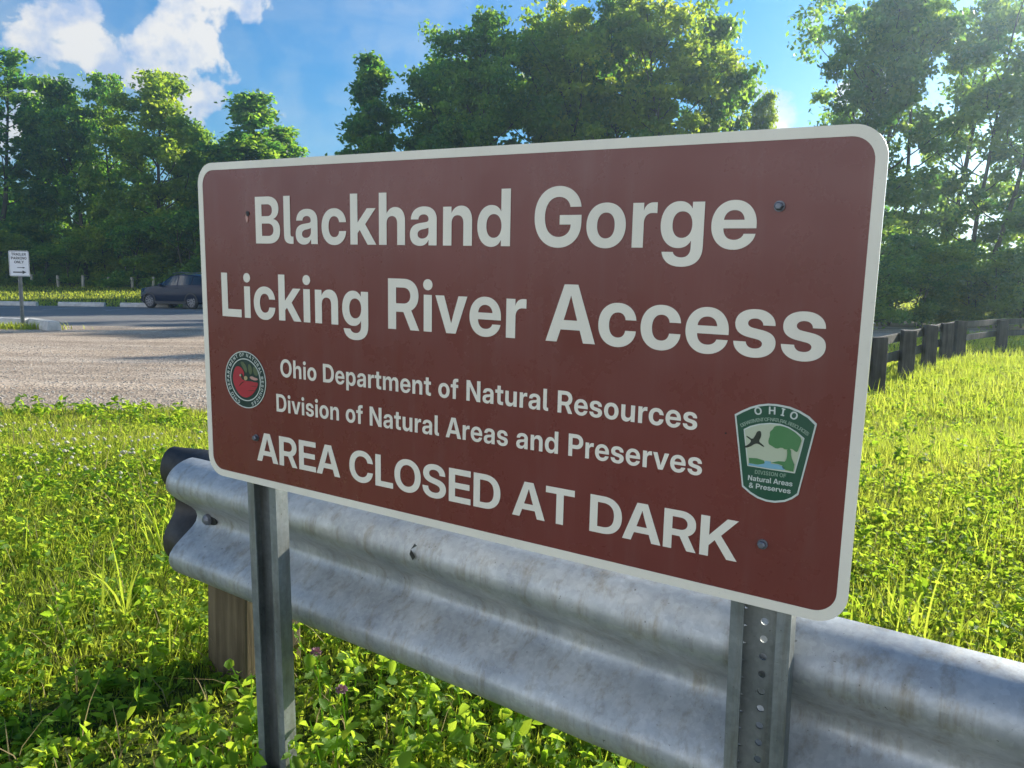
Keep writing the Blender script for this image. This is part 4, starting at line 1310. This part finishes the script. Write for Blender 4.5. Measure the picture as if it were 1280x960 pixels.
variant('shrub_a', 'tree_leaf', 21, 5.0, 2.8, .02, 18, 9000, .19, 'oval', spread=.34, open_=.3, trunk_r=.07, stems=3)
variant('shrub_b', 'tree_leaf_near', 22, 4.0, 2.4, .02, 16, 8000, .14, 'oval', spread=.28, open_=.3, trunk_r=.05, stems=3)
variant('shrub_c', 'tree_leaf_olive', 23, 5.0, 2.6, .02, 18, 8000, .19, 'oval', spread=.34, open_=.3, trunk_r=.06, stems=3)


def plant_tree(key, px, D, top_y=None, H=None, name='tree', label='', group=None, wide=1.0, rot=None):
    d = pix_dir(px, 350); s = D / d[1]
    x, y = d[0] * s, D
    z = float(gz(x, y))
    t_me, c_me, H0 = TREES[key]
    if H is None:
        dt = pix_dir(px, top_y)
        H = CAM_Z + dt[2] / math.hypot(dt[0], dt[1]) * math.hypot(x, y) - z
    k = H / H0
    o = thing(name, label, 'shrub' if 'shrub' in name else 'tree', (x, y, z), (px * 1.37 + D) % 6.283 if rot is None else rot, group)
    o.scale = (k * wide, k * wide, k)
    link('trunk', t_me, None, o); link('crown', c_me, None, o)
    return o


GL, GM, GR = 'trees along the far left of the car park', 'trees behind the big sign', 'tall trees beyond the fence on the right'
# key, px of the trunk, distance, px of the top, width, label
LEFT = [('airy', -95, 70, 70, 1.1, 'tall tree just outside the left photo edge'),
        ('airy', 8, 70, 56, 1.15, 'tall airy tree at the left photo edge above the trailer sign'),
        ('broad_b', 62, 74, 128, .95, 'lower dark tree in the dip right of the leftmost tall tree'),
        ('broad_a', 108, 73, 98, .95, 'dark round-topped tree left of the olive green tree'),
        ('airy', 148, 76, 104, .85, 'thin dark tree touching the left flank of the olive tree'),
        ('olive', 207, 69, 78, 1.12, 'big sunlit olive green tree above the parked car'),
        ('broad_a', 262, 75, 150, .9, 'shaded tree behind the upper left corner of the brown sign'),
        ('broad_b', 300, 72, 108, 1.5, 'pointed tree standing free right of the olive tree'),
        ('broad_b', 345, 74, 150, 1.6, 'small tree sloping down to the top edge of the brown sign')]
for key, px, D, ty, wd, lab in LEFT:
    plant_tree(key, px, D, top_y=ty, name='tree', label=lab, group=GL, wide=wd)
MID = [('broad_b', 478, 58, 66, 1.0, 'dark tree at the left end of the group behind the sign'),
       ('broad_a', 532, 61, 62, 1.05, 'yellow-tipped tree second in the group behind the sign'),
       ('wide_a', 612, 57, 36, .92, 'broad dark tree above the first word of the sign'),
       ('broad_a', 655, 62, 14, .95, 'tall tree with leaning crown behind the middle of the sign'),
       ('wide_b', 706, 57, 12, .95, 'tree with bright yellow-green gaps above the sign middle'),
       ('wide_a', 775, 59, 14, .90, 'dense tree right of the gap above the sign'),
       ('wide_b', 850, 56, 8, .95, 'tallest rounded tree above the right half of the sign'),
       ('broad_a', 893, 60, 24, .74, 'blue-green tree closing the group behind the sign on the right'),
       ('olive', 925, 63, 118, .60, 'small drooping tree at the gap of sky right of the group')]
for key, px, D, ty, wd, lab in MID:
    plant_tree(key, px, D, top_y=ty, name='tree', label=lab, group=GM, wide=wd)
RIGHT = [('near_a', 1040, 47, -10, .85, 'leafy tree above the upper right sign corner'),
         ('near_c', 1082, 45, -25, .95, 'dark tree rising beside the right sign corner'),
         ('near_b', 1112, 50, -20, .95, 'thin tree with light gaps just right of the sign'),
         ('near_a', 1165, 52, -15, .9, 'tree with yellow-green lower leaves above the fence'),
         ('near_b', 1213, 46, -25, 1.0, 'twin-stemmed tree with visible dark limbs at right'),
         ('near_c', 1280, 50, -15, 1.0, 'tree cut by the right photo edge'),
         ('near_a', 1352, 39, 0, 1.0, 'leafy tree just outside the right photo edge above the fence'),
         ('near_c', 1425, 43, -10, 1.1, 'tree far outside the right photo edge'),
         ('near_a', 1385, 33, 60, 1.1, 'lower tree outside the right photo edge in front of the others')]
for key, px, D, ty, wd, lab in RIGHT:
    plant_tree(key, px, D, top_y=ty, name='tree', label=lab, group=GR, wide=wd)
# undergrowth
US = [(-60, 66.5, 3.6, 'shrub_a', 'outside the left photo edge'), (5, 67.5, 4.2, 'shrub_c', 'under the leftmost tree'), (50, 68, 3.2, 'shrub_a', 'grey-green, right of the trailer sign'),
      (88, 67.5, 3.6, 'shrub_a', 'in deep shade under the round-topped tree'), (128, 69, 4.6, 'shrub_c', 'with pale leaves at the wood edge'), (165, 67, 4.8, 'shrub_a', 'behind the bollards left of the car'),
      (200, 68, 5.6, 'shrub_c', 'sunlit, above the car bonnet'), (238, 66.5, 5.6, 'shrub_a', 'above the car roof'), (275, 67, 5.0, 'shrub_a', 'behind the sign edge'), (320, 68, 5.0, 'shrub_c', 'hidden low behind the sign')]
for px, D, H_, key, lab in US:
    plant_tree(key, px, D, H=H_, name='shrub', label='undergrowth shrub at the wood edge, ' + lab, group='shrubs under the far left trees', wide=1.25)
UR = [(1085, 28.5, 2.6, 'shrub_b', 'dark, beside the sign edge'), (1112, 32, 3.2, 'shrub_b', 'tall and blue-green behind the first fence posts'), (1150, 31, 2.2, 'shrub_b', 'with yellow-green tips above the third fence post'),
      (1185, 33, 3.0, 'shrub_c', 'sunlit, above the last near fence post'), (1222, 32, 2.0, 'shrub_b', 'in the shade right of the posts'), (1255, 31, 2.5, 'shrub_b', 'dark, above the far fence rails'),
      (1290, 31, 2.8, 'shrub_b', 'at the right photo edge'), (1060, 34, 4.0, 'shrub_b', 'hidden just behind the sign edge'), (1330, 31, 4.5, 'shrub_b', 'outside the right photo edge')]
for px, D, H_, key, lab in UR:
    plant_tree(key, px, D, H=H_, name='shrub', label='bushy shrub behind the timber fence, ' + lab, group='shrubs behind the timber fence', wide=1.15)

# the far wood that closes the gaps between the trunks
g = np.random.default_rng(5)
def far_wood(n, px0, px1, D0, D1, h_of, leaf, name, label):
    px = g.uniform(px0, px1, n); D = g.uniform(D0, D1, n)
    dx = np.array([pix_dir(a, 350) for a in np.linspace(px0, px1, 60)])
    tx = np.interp(px, np.linspace(px0, px1, 60), dx[:, 0] / dx[:, 1])
    X, Y = tx * D, D
    hh = h_of(px) * (.8 + .2 * np.sin(px * .11) + .12 * np.sin(px * .31 + 1))
    Z = gz(X, Y) + hh * g.uniform(0, 1, n) ** .85
    cl = np.clip(.35 + .25 * np.sin(X * 1.1) * np.sin(Z * 1.3 + X), 0, 1)
    V_, F_ = leaf_quads(np.stack([X, Y, Z], 1), leaf * 1.3, leaf * .9, g)
    tag(link(name, np_mesh(name, V_, [F_], np.repeat(cl, 4)), M['tree_leaf']), label, 'woodland', kind='stuff')
far_wood(60000, -160, 400, 78, 92, lambda p: 9.5 + 0 * p, .50, 'far_woods', 'dark mass of woodland behind the left trees')
far_wood(52000, 400, 1420, 72, 86, lambda p: np.where(p > 950, 3.5, 9.0), .52, 'far_woods', 'mass of woodland behind the sign and the right trees')

# ------------------------------------------------------------------ lawn plants near the camera
def region_points(n, x0, x1, y0, y1, g, dens=None, keep_lot=False):
    x = g.uniform(x0, x1, n); y = g.uniform(y0, y1, n)
    ok = np.ones(n, bool)
    if dens is not None:
        ok &= g.uniform(0, 1, n) < dens(x, y)
    if not keep_lot:
        ok &= ~in_lot(x, y - .0)
    return x[ok], y[ok]


def patch_noise(x, y, s, ph=0.0):
    return .5 + .5 * (np.sin(x * s + ph) * np.cos(y * s * 1.13 + ph * 2) * .6 + np.sin(x * s * 2.3 + 1.7 + ph) * np.sin(y * s * 2.1 + .4) * .4)


def blades(x, y, h, w, g, lean=.5, seg=3, tint=None, wild=None):
    n = len(x)
    z = gz(x, y)
    az = g.uniform(0, 2 * math.pi, n)
    h = h * g.uniform(.55, 1.35, n)
    le = np.abs(g.normal(0, lean, n)) + .12
    d = np.stack([np.cos(az), np.sin(az)], 1)
    sx, sy = -d[:, 1], d[:, 0]
    rows = []
    for k in range(seg + 1):
        t = k / seg
        ox = h * le * t ** 1.8
        zz = z - .01 + h * (t - .28 * le * t ** 2.4)
        ww = w * (1 - t ** 1.6) * .5 + (.0 if k == seg else .0004)
        cx, cy = x + d[:, 0] * ox, y + d[:, 1] * ox
        if k < seg:
            rows += [np.stack([cx - sx * ww, cy - sy * ww, zz], 1), np.stack([cx + sx * ww, cy + sy * ww, zz], 1)]
        else:
            rows.append(np.stack([cx, cy, zz], 1))
    m_ = 2 * seg + 1
    V_ = np.stack(rows, 1).reshape(-1, 3)
    i = np.arange(n)[:, None] * m_
    quads = np.concatenate([i + [2 * k, 2 * k + 1, 2 * k + 3, 2 * k + 2] for k in range(seg - 1)], 0)
    tris = i + [2 * seg - 2, 2 * seg - 1, 2 * seg]
    t_ = np.clip((tint if tint is not None else .5) + g.normal(0, .16, n), 0, 1)
    return V_, quads, tris, np.repeat(t_, m_)


def ovate(P, az, tilt, L, W, g, fold=.22, curl=.15):
    """Broad leaves: six-point outline folded along the midrib."""
    n = len(P)
    a = np.stack([np.cos(az) * np.cos(tilt), np.sin(az) * np.cos(tilt), np.sin(tilt)], 1)
    s = np.stack([-np.sin(az), np.cos(az), np.zeros(n)], 1)
    roll = g.normal(0, .55, n)[:, None]
    nn = np.cross(a, s)
    nn = np.where(nn[:, 2:3] < 0, -nn, nn)
    s2 = s * np.cos(roll) + nn * np.sin(roll); n2 = unit(np.cross(a, s2)); n2 = np.where(n2[:, 2:3] < 0, -n2, n2)
    L = L[:, None]; W = W[:, None]
    dn = n2 * L * curl
    v = [P, P + a * L * .30 + s2 * W * .5 + n2 * W * fold, P + a * L * .68 + s2 * W * .40 + n2 * W * fold - dn * .5, P + a * L - dn,
         P + a * L * .68 - s2 * W * .40 + n2 * W * fold - dn * .5, P + a * L * .30 - s2 * W * .5 + n2 * W * fold]
    V_ = np.stack(v, 1).reshape(-1, 3)
    i = np.arange(n)[:, None] * 6
    return V_, np.concatenate([i + [0, 1, 2, 3], i + [0, 3, 4, 5]], 0)


def merge(parts):
    V_, P_, T_, b = [], [], [], 0
    for v, ps, t in parts:
        V_.append(v); T_.append(t)
        P_ += [p_ + b for p_ in ps]
        b += len(v)
    return np.concatenate(V_), P_, np.concatenate(T_)


g = np.random.default_rng(31)
# which ground is in front of the rail, seen from the camera, and how far from it
def rail_side(x, y):
    return (x - g_loc[0]) * RAIL_N[0] + (y - g_loc[1]) * RAIL_N[1]


parts = []
# short mixed turf, blades growing wider and sparser with distance
for (x0, x1, y0, y1, n, h, w) in ((-3.2, 4.2, .6, 3.4, 150000, .060, .0040), (-5.0, 6.0, 3.4, 6.2, 130000, .068, .0058), (-8.5, 9.5, 6.2, 9.6, 100000, .078, .0090), (1.5, 16, 9.2, 17, 60000, .12, .015), (6, 30, 17, 27, 24000, .14, .024)):
    x, y = region_points(n, x0, x1, y0, y1, g)
    pn_ = patch_noise(x, y, 1.7)
    hh = h * (.55 + .9 * patch_noise(x, y, 2.6, 1.3)) * np.where((x > .9) & (y > 3.0), 1.3, 1.0) * np.where((np.abs(x + .75) < .45) & (y > 1.2) & (y < 2.15), .5, 1.0)
    v_, q_, t_, ti = blades(x, y, hh, w, g, .55, 2, .25 + .5 * pn_)
    parts.append((v_, [q_, t_], ti))
V_, P_, T_ = merge(parts)
tag(link('lawn_grass', np_mesh('lawn_grass', V_, P_, T_), M['grass']), 'bright sunlit mown grass of the lawn around the sign', 'grass', kind='stuff')

# long tufts: along the rail, at the lawn edge and in the right field
parts = []
for (x0, x1, y0, y1, n, h, w, thr) in ((-3.0, 3.6, 1.0, 4.2, 3000, .17, .005, .70), (-7, 2, 4.2, 9.3, 3600, .15, .007, .64), (.6, 9, 2.2, 9.3, 6500, .19, .007, .55), (2.5, 14, 9.2, 17, 8000, .26, .012, .46)):
    x, y = region_points(n, x0, x1, y0, y1, g)
    k = patch_noise(x, y, 3.3, .7) > thr
    x, y = x[k], y[k]
    v_, q_, t_, ti = blades(x, y, h, w, g, .5, 4, .45)
    parts.append((v_, [q_, t_], ti))
V_, P_, T_ = merge(parts)
tag(link('long_grass', np_mesh('long_grass', V_, P_, T_), M['grass']), 'longer grass tufts scattered through the lawn', 'grass', kind='stuff')

# dry stems left standing in the turf
parts = []
for (x0, x1, y0, y1, n, h, w) in ((-3.0, 4.0, .9, 3.6, 1500, .14, .0028), (-6.5, 8, 3.6, 9.2, 2600, .17, .0045)):
    x, y = region_points(n, x0, x1, y0, y1, g)
    v_, q_, t_, ti = blades(x, y, h, w, g, .6, 3, .5)
    parts.append((v_, [q_, t_], ti))
x, y = region_points(9000, -3.0, 4.0, .9, 5.0, g)          # and flattened thatch between the plants
k = patch_noise(x, y, 2.1, 4.0) > .5; x, y = x[k], y[k]
v_, q_, t_, ti = blades(x, y, .05, .0035, g, 1.6, 2, .4); parts.append((v_, [q_, t_], ti))
V_, P_, T_ = merge(parts)
tag(link('dry_grass', np_mesh('dry_grass', V_, P_, T_), M['straw']), 'thin straw-coloured dry stems among the green grass', 'grass', kind='stuff')

# clover: three round leaflets on a thin stalk
parts = []
for (x0, x1, y0, y1, n, s_, thr) in ((-3.0, 3.8, .7, 3.4, 27000, .016, .46), (-4.6, 6, 3.4, 6.2, 20000, .020, .52), (-8, 9, 6.2, 9.5, 12000, .027, .55), (3, 14, 9.5, 16, 8000, .045, .5)):
    x, y = region_points(n, x0, x1, y0, y1, g)
    k = patch_noise(x, y, 1.3, 2.2) + g.normal(0, .12, len(x)) > thr
    x, y = x[k], y[k]
    n_ = len(x)
    P = np.stack([x, y, gz(x, y) + g.uniform(.008, .072, n_) * np.where((np.abs(x + .75) < .45) & (y > 1.2) & (y < 2.15), .45, 1.0)], 1)
    az = g.uniform(0, 6.28, n_)
    tn = np.clip(patch_noise(x, y, 4.0, .5) + g.normal(0, .2, n_), 0, 1)
    for j in range(3):
        L = s_ * g.uniform(.8, 1.35, n_)
        v_, q_ = ovate(P, az + j * 2.094, g.normal(.12, .48, n_), L, L * .95, g)
        parts.append((v_, [q_], np.repeat(tn, 6)))
V_, P_, T_ = merge(parts)
tag(link('clover_leaves', np_mesh('clover_leaves', V_, P_, T_), M['clover']), 'carpet of green clover leaves in the lawn', 'ground cover', kind='stuff')

# broad-leaved weeds, tallest under and in front of the rail
parts = []
stalks = MB()
def weed_patch(n_plants, sampler, h_rng, leaf_rng, per, up_bias=0.0):
    for _ in range(n_plants):
        x, y = sampler()
        if in_lot(np.array([x]), np.array([y]))[0]:
            continue
        h = g.uniform(*h_rng); z0 = float(gz(x, y))
        m_ = int(per * g.uniform(.7, 1.4))
        le = g.normal(0, .16, 2)
        t = g.uniform(.25, 1.0, m_)
        P = np.stack([x + le[0] * h * t, y + le[1] * h * t, z0 + h * t], 1) + g.normal(0, .010, (m_, 3))
        L = g.uniform(*leaf_rng, m_) * (1.1 - .4 * t)
        v_, q_ = ovate(P, g.uniform(0, 6.28, m_), g.normal(.10 + up_bias, .50, m_), L, L * g.uniform(.5, .78, m_), g, .18, .22)
        parts.append((v_, [q_], np.repeat(np.clip(g.normal(.5, .28, m_), 0, 1), 6)))
        stalks.tube([(x, y, z0 - .02), (x + le[0] * h * .5, y + le[1] * h * .5, z0 + h * .5), (x + le[0] * h, y + le[1] * h, z0 + h)], [.0022, .0018, .001], 4, False)


def along_rail(s0, s1, d0, d1):
    def f():
        s = g.uniform(s0, s1); d = g.uniform(d0, d1)
        p_ = np.array(g_loc) + RAIL_DIR * s + RAIL_N * d
        return float(p_[0]), float(p_[1])
    return f


def rect(x0, x1, y0, y1):
    return lambda: (float(g.uniform(x0, x1)), float(g.uniform(y0, y1)))


weed_patch(520, along_rail(.30, 3.6, -.42, 1.1), (.08, .22), (.026, .052), 14)
weed_patch(60, along_rail(-.3, .3, .35, 1.2), (.08, .2), (.026, .05), 12)
weed_patch(180, along_rail(.15, 2.5, -.95, -.35), (.05, .16), (.024, .05), 12)
weed_patch(170, rect(-2.4, -.9, 1.2, 2.6), (.04, .12), (.024, .052), 11)
weed_patch(150, rect(-3.2, -1.0, 2.4, 5.0), (.05, .16), (.028, .06), 10)
weed_patch(110, rect(.7, 4.6, 2.0, 5.2), (.08, .22), (.028, .060), 13, .3)
weed_patch(120, rect(1.5, 8, 4.5, 10), (.10, .26), (.035, .075), 12, .3)
weed_patch(40, rect(-5.5, -2.6, 7.6, 9.0), (.10, .26), (.05, .10), 11)
V_, P_, T_ = merge(parts)
tag(link('broadleaf_weeds', np_mesh('broadleaf_weeds', V_, P_, T_), M['weed']), 'leafy broad-leaved weeds growing under and around the guardrail', 'ground cover', kind='stuff')
stalks_o = stalks.build('weed_stalks', M['clover']); tag(stalks_o, 'thin green stalks of the weeds under the guardrail', 'ground cover', kind='stuff')

# white clover heads: too many to count
def flower_heads(n, sampler, r, h_rng, name, mat, label):
    ico = bmesh.new(); bmesh.ops.create_icosphere(ico, subdivisions=1, radius=1)
    iv = np.array([v.co[:] for v in ico.verts]); jf = np.array([[v.index for v in f.verts] for f in ico.faces]); ico.free()
    vs, fs = [], []
    for i in range(n):
        x, y = sampler()
        if in_lot(np.array([x]), np.array([y]))[0]:
            continue
        c_ = np.array([x, y, float(gz(x, y)) + g.uniform(*h_rng)])
        k = r * g.uniform(.7, 1.25)
        fs.append(jf + sum(len(a) for a in vs)); vs.append(c_ + iv * k * np.array([1, 1, .85]) * g.uniform(.8, 1.2, (len(iv), 1)))
    tag(link(name, np_mesh(name, np.concatenate(vs), fs), M[mat]), label, 'flowers', kind='stuff')


def clover_heads():
    while True:
        x, y = g.uniform(-4.6, -.9), g.uniform(2.2, 6.5)
        if patch_noise(np.array(x), np.array(y), 1.1, 3.0) > .46:
            return float(x), float(y)


flower_heads(480, clover_heads, .0105, (.07, .13), 'white_clover_flowers', 'flower_white', 'sprinkle of white clover flower heads in the left lawn')

# a few plants that can be told apart
def pink_clover(px, py, z, label):
    q_ = at(px, py, z)
    x, y = float(q_[0]), float(q_[1]); z0 = float(gz(x, y)); h = z - z0
    o = thing('pink_clover', label, 'flower', (x, y, z0), 0, 'pink clover flowers by the left post')
    s_ = MB(); s_.tube([(.02, .01, -.03), (.008, .004, h * .5), (0, 0, h)], [.0022, .002, .0016], 5); s_.build('stem', M['clover'], o)
    bm_v, bm_f = [], []
    gg = np.random.default_rng(int(px))
    n_ = 90
    d_ = unit(gg.normal(0, 1, (n_, 3))); d_[:, 2] = np.abs(d_[:, 2]) * 1.0 - .2
    d_ = unit(d_)
    P = d_ * .004 + np.array([0, 0, h])
    az = np.arctan2(d_[:, 1], d_[:, 0]); ti = np.arcsin(np.clip(d_[:, 2], -1, 1))
    v_, q2 = ovate(P, az, ti, np.full(n_, .0105), np.full(n_, .0045), gg, .1, .05)
    link('flower_head', np_mesh('flower_head', v_, [q2]), M['flower_pink'], o)


pink_clover(395, 816, .66, 'pink clover flower just right of the left sign post')
pink_clover(427, 863, .60, 'second pink clover flower lower and further from the post')


def tuft(px, py, name, label, n, h, w, seed, cat='grass tuft'):
    q_ = at(px, py, .42)
    for _ in range(4):
        q_ = at(px, py, float(gz(q_[0], q_[1])))
    gg = np.random.default_rng(seed)
    x = q_[0] + gg.normal(0, .03, n); y = q_[1] + gg.normal(0, .03, n)
    v_, qd, tr, ti = blades(x, y, h, w, gg, .45, 6, .45)
    z0 = float(gz(q_[0], q_[1]))
    v_ = v_ - np.array([q_[0], q_[1], z0])
    o = link(name, np_mesh(name, v_, [qd, tr], ti), M['grass'])
    o.location = (q_[0], q_[1], z0)
    tag(o, label, cat)


tuft(150, 790, 'grass_tuft', 'tall arching grass tuft in the lawn left of the rail post', 9, .34, .009, 1)
tuft(1130, 800, 'grass_tuft', 'tall bright grass tuft behind the guardrail beside the sign corner', 22, .24, .010, 2)
tuft(205, 690, 'grass_tuft', 'thin grass tuft close to the dark rail end', 12, .30, .009, 3)

# weeds round the foot of the trailer sign, and the far verge
parts = []
x = tp[0] + g.normal(0, .8, 500) - .3; y = tp[1] + g.normal(0, .22, 500) - .15
v_, q_, t_, ti = blades(x, y, .22, .03, g, .5, 2, .6); parts.append((v_, [q_, t_], ti))
n = 42000
y = g.uniform(42.2, 72, n); x = y * g.uniform(-.74, .75, n)
v_, q_, t_, ti = blades(x, y, .16, .060, g, .6, 2, .35 + .45 * patch_noise(x, y, .5)); parts.append((v_, [q_, t_], ti))
V_, P_, T_ = merge(parts)
tag(link('far_verge_grass', np_mesh('far_verge_grass', V_, P_, T_), M['grass']), 'grass verge beyond the car park and at the trailer sign', 'grass', kind='stuff')

# loose stones on the gravel
n = 9000
y = 9.0 + 9 * g.uniform(0, 1, n) ** 1.5; x = y * g.uniform(-.75, .25, n)
k = in_lot(x, y); x, y = x[k], y[k]; n = len(x)
r_ = g.uniform(.006, .020, n)
oc = np.array([(1, 0, 0), (-1, 0, 0), (0, 1, 0), (0, -1, 0), (0, 0, .7), (0, 0, -.7)], float)
of = np.array([(0, 2, 4), (2, 1, 4), (1, 3, 4), (3, 0, 4), (2, 0, 5), (1, 2, 5), (3, 1, 5), (0, 3, 5)])
vs = (np.stack([x, y, np.full(n, .006)], 1)[:, None] + oc[None] * (r_[:, None] * g.uniform(.7, 1.3, (n, 6)))[..., None]).reshape(-1, 3)
fs = (np.arange(n)[:, None, None] * 6 + of[None]).reshape(-1, 3)
tag(link('gravel_stones', np_mesh('gravel_stones', vs, [fs]), M['stone']), 'loose pale stones lying on the gravel', 'stones', kind='stuff')

# ------------------------------------------------------------------ haze volume added for the bluish lens veil
m = bpy.data.materials.new('haze'); m.use_nodes = True
nt = m.node_tree; nt.nodes.clear()
o = nt.nodes.new('ShaderNodeOutputMaterial'); vp = nt.nodes.new('ShaderNodeVolumePrincipled')
vp.inputs['Color'].default_value = (.62, .82, 1.0, 1); vp.inputs['Density'].default_value = .0013; vp.inputs['Anisotropy'].default_value = .78
nt.links.new(vp.outputs[0], o.inputs['Volume'])
hz = MB().box((-262, -42, -1.5), (262, 402, 60)).build('haze', m)
tag(hz, 'thin bluish haze added for the lens veil towards the low sun', 'haze', kind='stuff')
